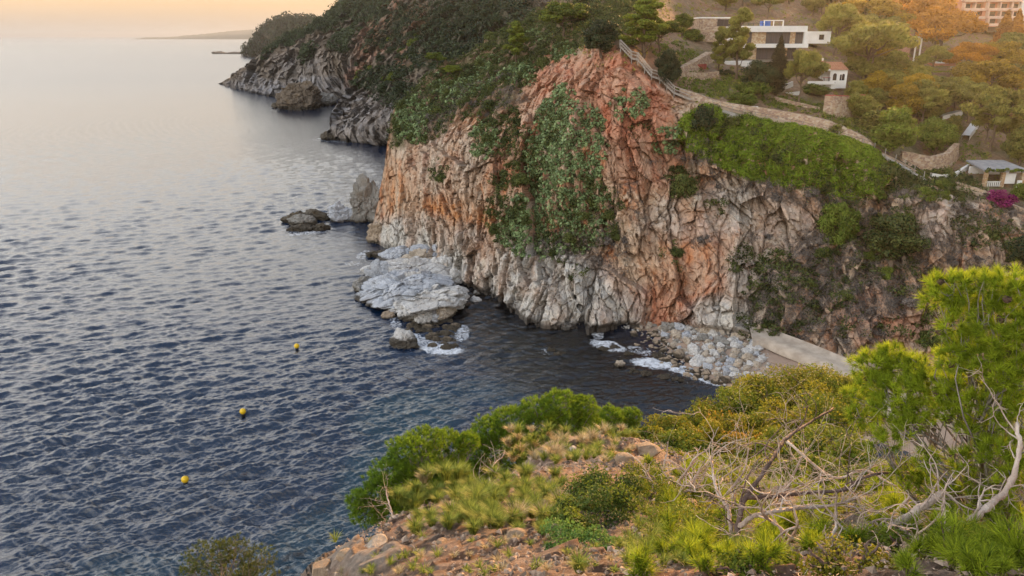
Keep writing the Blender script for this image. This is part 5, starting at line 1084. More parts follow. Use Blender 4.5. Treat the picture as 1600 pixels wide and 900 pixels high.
def fence(Q, label, step=3, h=1.0):
    t = thing('path_fence', label, 'fence', (0, 0, 0)); pr = []
    for i in range(0, len(Q), step):
        g = Geo(); g.span(Q[i] + [0, -.25, 0], Q[i] + [0, -.25, h + .2], .09); g.obj('post', WOOD, t); pr.append(Q[i] + [0, -.25, 0])
    g = Geo()
    for a, b in zip(pr[:-1], pr[1:]):
        for z in (h * .55, h): g.span(a + [0, 0, z + .15], b + [0, 0, z + .15], .04)
    g.obj('rope', DARKM, t)
fence(PW, 'thin post and wire fence along the path edge above the vines')
PATHM = noisy('path_earth_upper', (.36, .28, .21), (.46, .37, .28), .7, .95, .3, 8)
def upper_path(name, pts, w):
    P = np.array([ground(u, v)[0] for u, v in pts]); n = 60; s = np.linspace(0, len(P) - 1, n); Q = np.stack([np.interp(s, np.arange(len(P)), P[:, k]) for k in range(3)], -1)
    Q = np.array([Q[max(0, i - 3):i + 4].mean(0) for i in range(n)]); g = Geo(); off = np.array([0, 1, .0]) * w / 2
    R_ = np.array([Q - off + [0, 0, .0], Q - off + [0, 0, .45], Q + off + [0, 0, .5], Q + off + [0, 0, -.4]])
    g.add(R_.reshape(-1, 3), [[k * n + i, (k + 1) * n + i, (k + 1) * n + i + 1, k * n + i + 1] for k in range(3) for i in range(n - 1)]); g.obj(name, PATHM, kind='structure')
upper_path('cliff_path', [(1100, 168), (1180, 186), (1260, 203), (1330, 224), (1400, 255), (1450, 284), (1530, 306), (1640, 345)], 1.8)
def stairway():
    t = thing('wooden_stairway', 'weathered wooden stairway with railings running down the cliff brow', 'stairs', (0, 0, 0))
    px = [(969, 72, 128.5), (986, 90, 127.5), (996, 92, 127), (1017, 118, 126), (1030, 122, 125.6), (1052, 144, 124.2), (1078, 154, 123.5)]
    P = [atY(*q) for q in px]; d = Geo()
    for a, b in zip(P[:-1], P[1:]):
        n = max(2, int(np.linalg.norm(b - a) / .35))
        for k in range(n):
            c = a + (b - a) * (k + .5) / n; d.box(c, (.42, 1.3, .07))
    d.obj('step', WOOD, t)
    for side, dy in (('front', -.65), ('back', .65)):
        r = Geo()
        for a, b in zip(P[:-1], P[1:]):
            for z in (.5, .95): r.span(a + [0, dy, z], b + [0, dy, z], .09)
        r.obj('handrail', WOOD, t)
        for a, b in zip(P[:-1], P[1:]):
            n = max(1, int(np.linalg.norm(b - a) / 1.5))
            for k in range(n):
                c = a + (b - a) * k / n; g = Geo(); g.span(c + [0, dy, -1.0], c + [0, dy, 1.02], .11); g.obj('post', WOOD, t)
    for a, b in zip(P[:-1], P[1:]): g = Geo(); g.span(a + [0, -.6, -.12], b + [0, -.6, -.12], .08, .22); g.obj('stringer', WOOD, t)
stairway()
def apartments():
    t = thing('apartment_block', 'salmon apartment block with white balconies at the top right corner', 'building', (0, 0, 0))
    Y = 246.0; part('wall', [(1488, -60, 1541, 40)], Y, 14, SALMON, t, 1.6); part('wall', [(1541, -60, 1597, 42)], Y, 14, SALMON, t, .2); part('tower', [(1594, -60, 1606, 52)], Y, 14, WHITE, t, -2)
    part('plinth', [(1560, 41.5, 1596, 50)], Y, 8, WHITE, t, -2.5)
    for k, v in enumerate((-26, -12, 2, 16, 28.5, 40)):
        for (a, b, dy) in ((1508, 1541, -.2), (1541, 1597, -1.6)):
            if v > 36 and a == 1508: continue
            bl = part('balcony', [(a, v - .7, b, v + .9)], Y, 2.2, WHITE_TINTED, t, dy); part('parapet', [(a, v - 3.2, b, v - .6)], Y, 0.15, WHITE_TINTED, bl, dy - .05)
            n = 2 if a == 1508 else 3
            for j in range(n + 1): part('divider', [(a + (b - a) * j / n - .9, v - 12, a + (b - a) * j / n + .9, v - .7)], Y, 1.6, WHITE_TINTED, t, dy + .2)
            for j in range(n):
                w_ = (b - a) / n; part('window', [(a + w_ * (j + .2), v - 10, a + w_ * (j + .75), v - 1)], Y, .12, GLASS, t, dy + (1.72 if dy > -1 else 1.72))
    h = thing('white_house', 'white house with two square windows peeping over the trees at the top edge', 'house', (0, 0, 0)); Y = 250.0
    part('wall', [(1396, -30, 1447, 8)], Y, 8, WHITE, h); part('wing', [(1416, 0, 1432, 12)], Y, 5, WHITE, h, -.8); part('wing', [(1444, 1, 1459, 18)], Y, 5, WHITE, h, -1.4)
    for a in (1417.5, 1427.5): part('window', [(a - 2.2, 2.5, a + 2.2, 6.5)], Y, .1, SALMON, h, -.86)
    s = thing('flat_roof_house', 'low house with a bright white roof line behind the small lawn', 'house', (0, 0, 0)); Y = 185.0
    part('roof', [(1463, 95, 1495, 99)], Y, 7, WHITE, s, -.4); part('wall', [(1464, 99, 1494, 103)], Y, 6, SALMON, s); part('terrace_edge', [(1483, 104, 1497, 106.5)], Y, 1, WHITE, s, -1.5)
    g = Geo(); a, b = atY(1445, 112, 180), atY(1496, 112, 180); g.box((float((a + b)[0] / 2), 181.5, float(a[2])), (float(b[0] - a[0]), 7, .5)); lm = noisy('lawn', (.16, .19, .02), (.26, .28, .03), 3, .9, .3); g.obj('lawn', lm, kind='structure')
    w = thing('garden_pavilion', 'round-topped brick pavilion flanked by white posts amid glow-tinted orange trees', 'pavilion', (0, 0, 0)); Y = 190.0
    g = Geo(); cx = X_(1415, 70, Y); z0, z1 = Z_(98, Y), Z_(60, Y); r = 2.0; n = 18; V = [(cx + r * math.cos(q), Y + r + r * math.sin(q), z) for z in (z0, z1) for q in np.linspace(0, 6.283, n + 1)[:-1]]
    g.add(V, [[i, (i + 1) % n, (i + 1) % n + n, i + n] for i in range(n)]); g.obj('wall', masonry('pink_brick', [(.42, .2, .15), (.5, .28, .2), (.46, .24, .18)], 4), w)
    g = Geo(); V = [(cx + (r + .2) * math.cos(f) * math.cos(q), Y + r + (r + .2) * math.cos(f) * math.sin(q), z1 + 1.5 * math.sin(f)) for f in np.linspace(0, 1.5, 5) for q in np.linspace(0, 6.283, n + 1)[:-1]]
    g.add(V, [[k * n + i, k * n + (i + 1) % n, (k + 1) * n + (i + 1) % n, (k + 1) * n + i] for k in range(4) for i in range(n)]); g.obj('dome', TILE, w)
    for a in (1428.5, 1436.5): part('post', [(a - .8, 60, a + .8, 97)], Y, .3, WHITE, w, -.5)
    part('lintel', [(1427, 57, 1437, 60.5)], Y, .4, WHITE, w, -.55)
    for k, (a, b, c, d, Y, l) in enumerate([(1566, 152, 1574, 160, 160, 'leftmost of the three white chimney posts at the right edge'), (1580, 151, 1588, 160, 160, 'middle white chimney post at the right edge'), (1593, 154, 1602, 172, 158, 'tall white gatepost cut by the right edge')]):
        o = part('gatepost', [(a, b, c, d)], Y, 1.0, WHITE, None); tag(o, l, 'post')
    c = thing('white_house', 'white house half hidden behind the layered pine at the right edge', 'house', (0, 0, 0)); Y = 146.0
    part('wall', [(1562, 184, 1606, 218)], Y, 7, WHITE, c); part('roof', [(1560, 178, 1608, 185)], Y, 7.6, TILE, c, -.3); window(c, 1571, 206, 1577, 215, Y, GLASS, 0, dy=-.08); window(c, 1586, 196, 1593, 204, Y, GLASS, 0, dy=-.08)
    c = thing('tiled_house', 'long low house with pink tiles behind the white gateposts', 'house', (0, 0, 0)); Y = 166.0
    part('wall', [(1560, 162, 1615, 174)], Y, 6, SALMON, c); g = Geo(); gable(g, X_(1556, 160, Y), X_(1618, 160, Y), Y, Y + 6, Z_(162, Y), 1.2); g.obj('roof', TILE, c)
    c = thing('tiled_house', 'small tiled roof house behind the spreading pine', 'house', (0, 0, 0)); Y = 176.0
    part('wall', [(1372, 94, 1412, 104)], Y, 5, SALMON, c); g = Geo(); gable(g, X_(1370, 94, Y), X_(1414, 94, Y), Y, Y + 6, Z_(94, Y), 1.3); g.obj('roof', TILE, c)
    c = thing('white_house', 'white walled house right behind the end of the modern villa', 'house', (0, 0, 0)); Y = 172.0
    part('wall', [(1262, 49, 1298, 68)], Y, 7, WHITE, c); window(c, 1280, 54, 1287, 62, Y, GLASS, 0, dy=-.06)
    p = ground(1391, 135)[0]; g = Geo(); o = link('lamp_post', None) if False else None
    lp = thing('lamp_post', 'slim white lamp post beside the spreading pine', 'lamp post', tuple(p)); g = Geo(); g.tube([(0, 0, 0), (0, 0, 5.2)], .1, 8); g.obj('pole', CONC, lp); g = Geo(); g.box((0, 0, 5.5), (.45, .45, .7), 0, .8); g.obj('lantern', WHITE, lp)
apartments()
def pergola():
    t = thing('pergola', 'garden pergola with grey flat roof on stone pillars at the right edge', 'pergola', (0, 0, 0)); Y = 110.0
    x0, x1 = X_(1540, 270, Y), X_(1612, 270, Y); zt = Z_(267, Y); zg = Z_(292, Y)
    g = Geo(); g.add([(x0, Y, zt), (x1, Y, zt), (x1, Y + 7.0, zt + .5), (x0 + 1.0, Y + 7.0, zt + .5), (x0, Y, zt - .22), (x1, Y, zt - .22), (x1, Y + 7.0, zt + .28), (x0 + 1.0, Y + 7, zt + .28)],
                     [[0, 1, 2, 3], [7, 6, 5, 4], [0, 4, 5, 1], [1, 5, 6, 2], [2, 6, 7, 3], [3, 7, 4, 0]]); g.obj('roof', ROOFG, t)
    for a in (1542, 1569, 1600): part('pillar', [(a - 2.5, 269, a + 2.5, 293)], Y, .45, STONE2, t, .2)
    part('rear_wall', [(1545, 269, 1610, 290)], Y, .3, WHITE, t, 5); part('balustrade', [(1545, 284, 1566, 285.3)] + [(1545 + k * 3, 285, 1546.2 + k * 3, 292) for k in range(8)], Y, .12, WHITE, t, .3)
    part('screen', [(1572, 272, 1590, 288)], Y, .1, WHITE, t, .5); part('screen_post', [(1586, 281, 1592, 296)], Y, .3, WHITE, t, -.6)
    v_, f_, t_ = leaves(np.random.RandomState(3), [(x, Y - .1 + .3 * math.sin(x * 3), zt + .1 + .1 * math.sin(x * 5)) for x in np.linspace(x0, x1, 14)], [(.35, .3, .22)] * 14, 90, .12)
    link('climber', mesh_np('climber', v_, f_, dict(tint=t_), [LF['green']]), t)
    d = Geo(); a = ground(1500, 276)[0]; 
    L = [atY(1512, 290, 111.5), atY(1545, 300, 108.5), atY(1545, 262, 119), atY(1520, 262, 119)]; L = [q + [0, 0, .15] for q in L]
    d.add(L + [q - [0, 0, 1.5] for q in L], [[0, 1, 2, 3], [0, 4, 5, 1], [1, 5, 6, 2], [2, 6, 7, 3], [3, 7, 4, 0]]); d.obj('lawn', noisy('dry_lawn', (.13, .15, .07), (.22, .22, .12), 2, .95, .2), kind='structure')
    s = thing('notice_board', 'small white board with a black panel on the path wall', 'sign', tuple(atY(1178, 183, 121.5))); g = Geo(); g.box((0, 0, .9), (.95, .12, 1.5)); g.obj('board', WHITE, s); g = Geo(); g.box((0, -.09, 1.1), (.3, .06, 1.0)); g.obj('panel', DARKM, s)
pergola()
# ---------------------------------------------------------------- the bluff we stand on
FG = []
def fgp(u, v, Y): FG.append(tuple(atY(u, v, Y)))
for q in [(470, 905, 7), (530, 885, 8), (600, 864, 9.2), (650, 846, 9.8), (700, 826, 10.2), (760, 792, 10.8), (800, 900, 3.7), (1200, 900, 3.1), (1600, 900, 2.7), (650, 880, 5.6), (800, 810, 6.6), (800, 735, 9.6), (850, 695, 12.2), (900, 682, 13.2), (960, 688, 14.6),
          (1000, 720, 11.8), (1000, 780, 8.2), (900, 850, 5.2), (1100, 770, 8.2), (1200, 765, 8.6), (1100, 850, 4.7), (1300, 800, 6.6), (1400, 770, 7.2), (1500, 810, 5.6), (1600, 790, 5.4), (1000, 700, 16), (1100, 685, 17.5), (1200, 670, 19), (1290, 665, 19.5), (1330, 720, 14), (1230, 740, 12.8), (1120, 730, 14), (900, 700, 11.8), (1150, 715, 15.5)]: fgp(*q)
for x, y, z in [(0, 0, -1.65), (-3, 0, -2.2), (3, 0, -1.5), (8, 0, -2.2), (-8, 3, -12), (-3.6, 7, -9), (-5, 9, -14), (-2.5, 12, -11.5), (-9, 20, -19), (-14, 10, -24), (-20, 14, -34), (-14, 26, -32), (-1, 15.5, -12.2), (2, 17, -12.4), (3, 21, -17), (0, 22, -21), (8, 26, -19), (0, 30, -32), (11, 22, -18), (10, 16, -12.5), (8, 12, -10.5), (7.2, 9.5, -7.6), (10, 9, -9), (14, 14, -18), (14, 4, -6), (18, 22, -30), (18, 34, -38), (5, 36, -38), (-16, 36, -42), (-22, 4, -36)]: FG.append((x, y, z + H))
_fg = np.array(FG); FGF = TPS(_fg[:, :2], _fg[:, 2], 10.0, 0.0, True)
def fgz(x, y):
    return FGF(np.atleast_1d(np.asarray(x, float)), np.atleast_1d(np.asarray(y, float)))
def fgpt(u, v, lo=1.5, hi=30.0):
    """where the ray through a pixel meets the bluff"""
    Y = np.linspace(lo, hi, 600); P = atY(np.full(600, u), np.full(600, v), Y); d = P[:, 2] - fgz(P[:, 0], P[:, 1]); i = np.where(d < 0)[0]
    return P[i[0]] if len(i) else P[np.argmin(np.abs(d))]
def build_bluff():
    xs = np.concatenate([np.linspace(-24, -5, 70), np.linspace(-4.9, 11, 520), np.linspace(11.2, 20, 40)]); ys = np.concatenate([np.linspace(-1, 1.9, 12), 2 * (28 / 2) ** np.linspace(0, 1, 560), np.linspace(28.5, 38, 20)])
    X, Y = np.meshgrid(xs, ys); Z = fgz(X.ravel(), Y.ravel()).reshape(X.shape); p = np.stack([X, Y, Z], -1)
    sl = np.hypot(*np.gradient(Z)) * 0
    T, E, I = facets(p / np.array([.9, .9, .7]), 41); T2, E2, I2 = facets(p / .22, 42); T3, E3, I3 = facets(p / .07, 43)
    rk = sstep(.1, .35, fbm(p / 2.2, 3, 44) + .35 * blobs(*proj(p), [(1000, 690, 60, 30, -30, 1), (560, 860, 90, 40, -25, 1.2), (900, 700, 60, 26, 0, .7)]))
    Z = Z + .12 * fbm(p / 1.4, 4, 45) - .06 + rk * (.16 * (I - .5) + .20 * T) + .035 * (I2 - .5) + .05 * T2 + .012 * I3 + .015 * fbm(p / .12, 2, 46)
    far = sstep(22, 30, Y); Z = Z + far * 0
    p[..., 2] = Z
    a, b = fbm(p / .9, 4, 47), fbm(p / .18, 3, 48)
    c = np.zeros(p.shape) + np.array([.27, .185, .135]); c = mixc(c, (.40, .30, .235), sstep(-.1, .3, b)); c = mixc(c, (.17, .105, .07), .8 * sstep(.05, .35, -b + .4 * a)); c = mixc(c, (.40, .33, .27), .9 * rk * sstep(-.3, .2, I - .5 + a)); c = mixc(c, (.40, .15, .05), .7 * rk * sstep(.08, .3, a - b * .3)); c = mixc(c, (.42, .20, .12), .35 * sstep(.15, .4, a))
    link('bluff_ground', mesh_np('bluff_ground', p.reshape(-1, 3), grid_faces(*X.shape), dict(col=c.reshape(-1, 3)), [rock_material('bluff_earth', 9, 1.0)]), kind='structure')
build_bluff()
# litter: dead needles, twiglets and grit, uncountable
def litter():
    rs = np.random.RandomState(2); n = 14000; u = rs.uniform(480, 1600, n); v = 700 + 200 * rs.rand(n) ** .8
    Yg = np.linspace(2.4, 16, 160); V = []; 
    x = rs.uniform(-3.5, 5.5, n); y = 2.4 * (14 / 2.4) ** rs.rand(n); z = fgz(x, y) - .05 + .06 * rs.rand(n)
    a = rs.uniform(0, 6.28, n); L = rs.uniform(.008, .03, n) * (1 + y / 7); w = .0009 * (1 + y / 5); d = np.stack([np.cos(a), np.sin(a), rs.uniform(-.3, .5, n)], -1); s = np.stack([-np.sin(a), np.cos(a), 0 * a], -1)
    P = np.stack([x, y, z + .02], -1); V = np.stack([P - s * w[:, None], P + s * w[:, None], P + d * L[:, None] + s * w[:, None], P + d * L[:, None] - s * w[:, None]], 1).reshape(-1, 3)
    link('dead_needles', mesh_np('dead_needles', V, np.arange(4 * n).reshape(-1, 4), dict(tint=np.repeat(rs.rand(n), 4)), [foliage('dead_litter', (.13, .08, .05), (.46, .35, .25), .05)]), kind='stuff')
litter()
def gravel():
    rs = np.random.RandomState(12); n = 9000; x = rs.uniform(-3.2, 5, n); y = 2.4 * (14 / 2.4) ** rs.rand(n); z = fgz(x, y); s = (.004 + .022 * rs.rand(n) ** 3) * (1 + y / 8)
    b = np.array([(1, 0, 0), (0, 1, 0), (-1, 0, 0), (0, -1, 0), (0, 0, .7), (0, 0, -.7)], float); f = np.array([(0, 1, 4), (1, 2, 4), (2, 3, 4), (3, 0, 4), (1, 0, 5), (2, 1, 5), (3, 2, 5), (0, 3, 5)])
    V = b[None] * s[:, None, None] * rs.uniform(.5, 1.4, (n, 6, 3)); a = rs.uniform(0, 6.28, n); c_, s_ = np.cos(a)[:, None], np.sin(a)[:, None]
    V = np.stack([V[..., 0] * c_ - V[..., 1] * s_, V[..., 0] * s_ + V[..., 1] * c_, V[..., 2]], -1) + np.stack([x, y, z], -1)[:, None]
    C = np.repeat(np.array([.38, .29, .22])[None] * rs.uniform(.4, 1.5, (n, 1)), 6, 0)
    link('gravel', mesh_np('gravel', V.reshape(-1, 3), (f[None] + 6 * np.arange(n)[:, None, None]).reshape(-1, 3), dict(col=C), [ROCK_FINE], False), kind='stuff')
gravel()
NP = foliage('pine_needles_near', (.06, .11, .010), (.46, .56, .035), .42)
NPD = foliage('pine_needles_lush', (.028, .07, .008), (.27, .41, .028), .38)
GRS = foliage('grass_blades', (.10, .15, .02), (.37, .43, .08), .35)
STRAW = foliage('straw_blades', (.28, .22, .10), (.62, .54, .34), .3)
MAQ = foliage('maquis_leaves', (.07, .09, .012), (.37, .34, .030), .35)
MAQG = foliage('maquis_green_leaves', (.05, .09, .012), (.25, .30, .030), .35)
MAQO = foliage('maquis_orange_leaves', (.18, .10, .015), (.46, .30, .045), .35)
BUSHD = foliage('boxy_bush_leaves', (.018, .040, .010), (.12, .18, .030), .25)
HERB = foliage('herb_leaves', (.045, .11, .025), (.22, .38, .085), .35)
DEADW = noisy('bleached_wood', (.32, .24, .19), (.62, .54, .47), 6, .75, .5, 30, 5, (.48, .38, .31), .3, (1, 1, .5))
DARKW = noisy('dark_dead_wood', (.09, .06, .05), (.24, .17, .14), 6, .8, .5, 30, 5, None, .2)
CONE = noisy('pine_cone', (.07, .045, .03), (.20, .13, .09), 30, .85, .8, 60)
def pads(u, v, Y, ru, rv, rd=None):
    """centre and radii (m) of a foliage pad given in pixels"""
    c = atY(u, v, Y); k = np.linalg.norm(c - [0, 0, H]) / FPX; return c, np.array([ru * k, (rd or ru) * k, rv * k])
def pine(label, base, padlist, K, L, w, nt, m, seed, trunk_r=.07, cones=0, name='pine_tree', bark=BARK_G, spread=.7, lit=.0, dead=0, cat='tree', twigdiv=14):
    """padlist: (u, v, Y, ru, rv). tufts stand on the pads, limbs run from the trunk to each pad"""
    rs = np.random.RandomState(seed); t = thing(name, label, cat, tuple(base)); g = Geo(); base = np.asarray(base, float); off = -base
    C = [pads(*q) for q in padlist]; mid = np.mean([c for c, r in C], 0); hub = base * .45 + mid * .55
    tr = branchy(rs, g, base - [0, 0, .4], hub, trunk_r, 8, .15, 8, .6); Pt = []; Ax = []; Tb = []; tot = sum(r[0] * r[2] for c, r in C)
    for c, r in C:
        st = tr[rs.randint(3, 8)]; lb = branchy(rs, g, st, c - [0, 0, r[2] * .35], trunk_r * (.42 if twigdiv > 10 else .26), 7, .35, 6, .35)
        n = max(10, int(nt * r[0] * r[2] / tot)); d = rs.randn(n, 3); d[:, 2] = d[:, 2] + .35; d /= np.linalg.norm(d, axis=1)[:, None]
        rho = (.45 + .55 * rs.rand(n) ** .5)[:, None]; lump = 1 + .45 * fbm(d * 2.2 + c, 2, seed)[:, None]
        p = c + d * r * rho * lump; ax = d * .8 + rs.randn(n, 3) * .25 + [0, 0, .45]; ax /= np.linalg.norm(ax, axis=1)[:, None]
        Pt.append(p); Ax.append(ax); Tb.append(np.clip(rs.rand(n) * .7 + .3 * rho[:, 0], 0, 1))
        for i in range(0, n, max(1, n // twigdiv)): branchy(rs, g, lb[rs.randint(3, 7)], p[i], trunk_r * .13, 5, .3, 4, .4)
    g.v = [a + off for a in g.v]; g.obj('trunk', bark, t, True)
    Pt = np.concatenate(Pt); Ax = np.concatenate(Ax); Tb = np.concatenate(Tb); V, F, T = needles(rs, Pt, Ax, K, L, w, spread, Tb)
    link('crown', mesh_np('crown', V + off, F, dict(tint=T), [m]), t)
    for k in range(cones):
        p = Pt[rs.randint(len(Pt))] - [0, 0, .03]; cm = cone_mesh(); o = link('cone', cm, t); o.location = p + off; o.rotation_euler = (rs.uniform(0, 3), rs.uniform(0, 3), 0)
    return t
_cm = []
def cone_mesh():
    if not _cm:
        g = Geo(); V = []; n = 10; pr = [(0, -.035), (.018, -.03), (.026, -.012), (.024, .006), (.016, .024), (0, .035)]
        for k, (r, z) in enumerate(pr):
            for j in range(n): a = 6.283 * (j + .5 * k) / n; rr = r * (1.12 if j % 2 else .9); V.append((rr * math.cos(a), rr * math.sin(a), z))
        g.add(V, [[k * n + j, k * n + (j + 1) % n, (k + 1) * n + (j + 1) % n, (k + 1) * n + j] for k in range(5) for j in range(n)]); _cm.append(g.mesh('cone', CONE, smooth=False))
    return _cm[0]
# the pines on the seaward lip
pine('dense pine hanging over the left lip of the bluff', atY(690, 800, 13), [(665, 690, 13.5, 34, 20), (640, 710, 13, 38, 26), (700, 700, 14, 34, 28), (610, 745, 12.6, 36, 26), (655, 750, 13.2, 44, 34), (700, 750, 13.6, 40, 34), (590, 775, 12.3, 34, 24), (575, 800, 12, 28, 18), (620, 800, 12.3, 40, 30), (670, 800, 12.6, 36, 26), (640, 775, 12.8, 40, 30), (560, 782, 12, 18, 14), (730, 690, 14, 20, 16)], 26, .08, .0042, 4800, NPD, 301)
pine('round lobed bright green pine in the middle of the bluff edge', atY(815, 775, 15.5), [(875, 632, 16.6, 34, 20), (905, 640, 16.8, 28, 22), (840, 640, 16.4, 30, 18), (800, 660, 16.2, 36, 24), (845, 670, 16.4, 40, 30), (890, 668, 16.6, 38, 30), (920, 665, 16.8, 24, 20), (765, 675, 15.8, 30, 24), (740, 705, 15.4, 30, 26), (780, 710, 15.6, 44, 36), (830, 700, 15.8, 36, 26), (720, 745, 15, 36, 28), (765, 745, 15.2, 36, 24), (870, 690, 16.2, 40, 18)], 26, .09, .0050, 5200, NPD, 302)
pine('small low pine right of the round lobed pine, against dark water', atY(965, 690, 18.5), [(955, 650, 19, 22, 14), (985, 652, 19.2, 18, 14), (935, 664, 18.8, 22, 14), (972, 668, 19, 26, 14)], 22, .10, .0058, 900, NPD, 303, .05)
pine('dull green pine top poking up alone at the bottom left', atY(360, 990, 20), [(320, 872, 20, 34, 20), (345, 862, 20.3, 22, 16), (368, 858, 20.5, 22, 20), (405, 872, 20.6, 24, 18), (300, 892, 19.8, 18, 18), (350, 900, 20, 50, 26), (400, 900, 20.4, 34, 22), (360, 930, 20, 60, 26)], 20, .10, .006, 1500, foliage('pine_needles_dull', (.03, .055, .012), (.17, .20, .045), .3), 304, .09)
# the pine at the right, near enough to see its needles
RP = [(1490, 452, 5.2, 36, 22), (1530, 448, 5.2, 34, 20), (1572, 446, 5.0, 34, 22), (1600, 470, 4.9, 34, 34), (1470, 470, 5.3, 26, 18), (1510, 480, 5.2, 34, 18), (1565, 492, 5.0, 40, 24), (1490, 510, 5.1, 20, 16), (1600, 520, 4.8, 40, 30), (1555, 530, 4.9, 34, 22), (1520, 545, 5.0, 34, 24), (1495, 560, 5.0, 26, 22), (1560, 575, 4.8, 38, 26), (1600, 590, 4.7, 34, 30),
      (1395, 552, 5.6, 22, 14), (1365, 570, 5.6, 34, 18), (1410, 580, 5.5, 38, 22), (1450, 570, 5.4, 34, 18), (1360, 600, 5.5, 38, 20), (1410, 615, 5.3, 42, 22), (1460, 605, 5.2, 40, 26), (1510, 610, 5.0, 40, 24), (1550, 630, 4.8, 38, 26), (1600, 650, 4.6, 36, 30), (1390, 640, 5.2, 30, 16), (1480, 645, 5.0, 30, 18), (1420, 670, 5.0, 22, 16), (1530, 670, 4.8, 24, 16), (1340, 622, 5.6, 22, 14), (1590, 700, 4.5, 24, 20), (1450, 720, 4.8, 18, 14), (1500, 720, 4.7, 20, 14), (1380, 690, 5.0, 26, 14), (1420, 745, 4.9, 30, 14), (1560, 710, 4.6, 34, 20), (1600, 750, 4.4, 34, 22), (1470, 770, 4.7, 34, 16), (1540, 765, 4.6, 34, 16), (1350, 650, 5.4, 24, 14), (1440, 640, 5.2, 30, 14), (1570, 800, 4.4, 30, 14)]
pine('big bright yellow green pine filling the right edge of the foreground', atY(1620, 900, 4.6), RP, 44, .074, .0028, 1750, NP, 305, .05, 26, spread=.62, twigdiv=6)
# low pine shoots and seedlings among the dead wood
_fr = np.random.RandomState(91)
def tuft_plant(u, v, rpx, label, name='pine_shoot', cat='pine shoot', m=NP, K=60, w=.0016, straw=False, group='pine shoots on the bluff', n=6):
    p = fgpt(u, v); k = np.linalg.norm(p - [0, 0, H]) / FPX; r = rpx * k; g = Geo(); Pt = []; Ax = []; rs = _fr
    for j in range(n):
        a = rs.uniform(0, 6.28); q = np.array([math.cos(a) * r * .55 * rs.rand(), math.sin(a) * r * .55 * rs.rand(), r * rs.uniform(.15, .8)]); g.tube([(0, 0, -.05), q * [.5, .5, .5], q], [.006, .005, .003], 5)
        ax = q / np.linalg.norm(q) + rs.randn(3) * .15
        for f in (1.0, .8, .6): Pt.append(q * f); Ax.append(ax / np.linalg.norm(ax))
    V, F, T = needles(rs, np.array(Pt), np.array(Ax), K // 3, r * .58, w * (1 + np.linalg.norm(p[:2]) / 7), .8)
    t = thing(name, label, cat, tuple(p), group); g.obj('stem', BARK, t, True); link('needles', mesh_np('needles', V, F, dict(tint=T), [m]), t)
def grass_tuft(u, v, rpx, label, m=GRS, n=120, lean=.5, group='grass tufts on the bluff'):
    p = fgpt(u, v); k = np.linalg.norm(p - [0, 0, H]) / FPX; r = rpx * k; rs = _fr; n = int(n * 1.5)
    a = rs.uniform(0, 6.28, n); sp = rs.rand(n) * lean + .08; d = np.stack([np.cos(a) * sp, np.sin(a) * sp, np.ones(n)], -1); d /= np.linalg.norm(d, axis=1)[:, None]
    b = np.stack([np.cos(a), np.sin(a), 0 * a], -1) * (rs.rand(n) * r * .3)[:, None]; L = (r * rs.uniform(.6, 1.2, n))[:, None]; s = np.cross(d, [0, 0, 1.]); s /= np.linalg.norm(s, axis=1)[:, None] + 1e-9
    w = .0014 * (1 + np.linalg.norm(p[:2]) / 6); m1 = b + d * L * .6; tp = b + d * L + np.stack([np.cos(a) * L[:, 0] * .35, np.sin(a) * L[:, 0] * .35, -.12 * L[:, 0]], -1)
    V = np.stack([b - s * w, b + s * w, m1 + s * w * .8, m1 - s * w * .8, tp], 1).reshape(-1, 3); i = np.arange(n) * 5
    F = [np.stack([i, i + 1, i + 2, i + 3], -1), np.stack([i + 3, i + 2, i + 4], -1)]
    o = link('grass_tuft', mesh_np('grass_tuft', V, F, dict(tint=np.repeat(rs.rand(n), 5)), [m]), None, tuple(p)); tag(o, label, 'grass tuft', group)
def rpt(u0, u1, v0, v1): return _fr.uniform(u0, u1), _fr.uniform(v0, v1)
def where(u, v):
    a = 'left of the dark upright limb' if u < 1140 else 'between the dark limb and the bleached trunk' if u < 1260 else 'around the bleached trunk' if u < 1400 else 'between the two rising limbs' if u < 1500 else 'in the bottom right corner'
    return a + (', in front' if v > 840 else ', behind')
for k in range(120):
    u, v = rpt(1040, 1600, 765, 900)
    if 1140 < u < 1420 and v > 862: continue
    tuft_plant(u, v, _fr.uniform(24, 44), 'bright pine shoot ' + where(u, v), n=5, K=96)
for k in range(36): tuft_plant(*rpt(1000, 1400, 725, 780), _fr.uniform(18, 30), 'small pine shoot behind the dead branches, before the dark shrubs', n=5, group='small pine shoots behind the dead branches')
for k, (u, v, r) in enumerate([(1000, 898, 46), (1190, 885, 44), (1255, 800, 40), (1580, 880, 60), (1480, 870, 54)]): tuft_plant(u, v, r, ['sprawling pale yellow pine shoot at the bottom centre', 'vivid pine shoot left of the cut log ends', 'upright pine shoot behind the rising dead limb', 'large golden pine shoot in the bottom right corner', 'large pine shoot between the two rising limbs'][k], n=9, K=90)
for (u, v, r, l) in [(905, 892, 26, 'orange tipped grass tuft at the bottom edge, left of the shrub'), (865, 715, 26, 'pale straw tussock above the stony patch'), (925, 690, 20, 'straw coloured tussock at the top of the bare ridge'), (745, 790, 34, 'lush yellow green tussock left of the tangled dead branch')]: grass_tuft(u, v, r, l, STRAW if 'straw' in l else GRS, 170)
for k in range(100):
    u, v = rpt(620, 880, 745, 835); grass_tuft(u, v, _fr.uniform(14, 28), 'yellow green grass tuft %s on the left shoulder' % ('by the bare grey twigs' if u < 700 else 'beside the broken stub' if u < 770 else 'under the twisted dead branch' if v > 790 else 'behind the twisted dead branch'), GRS if _fr.rand() < .95 else STRAW, n=170, lean=.38)
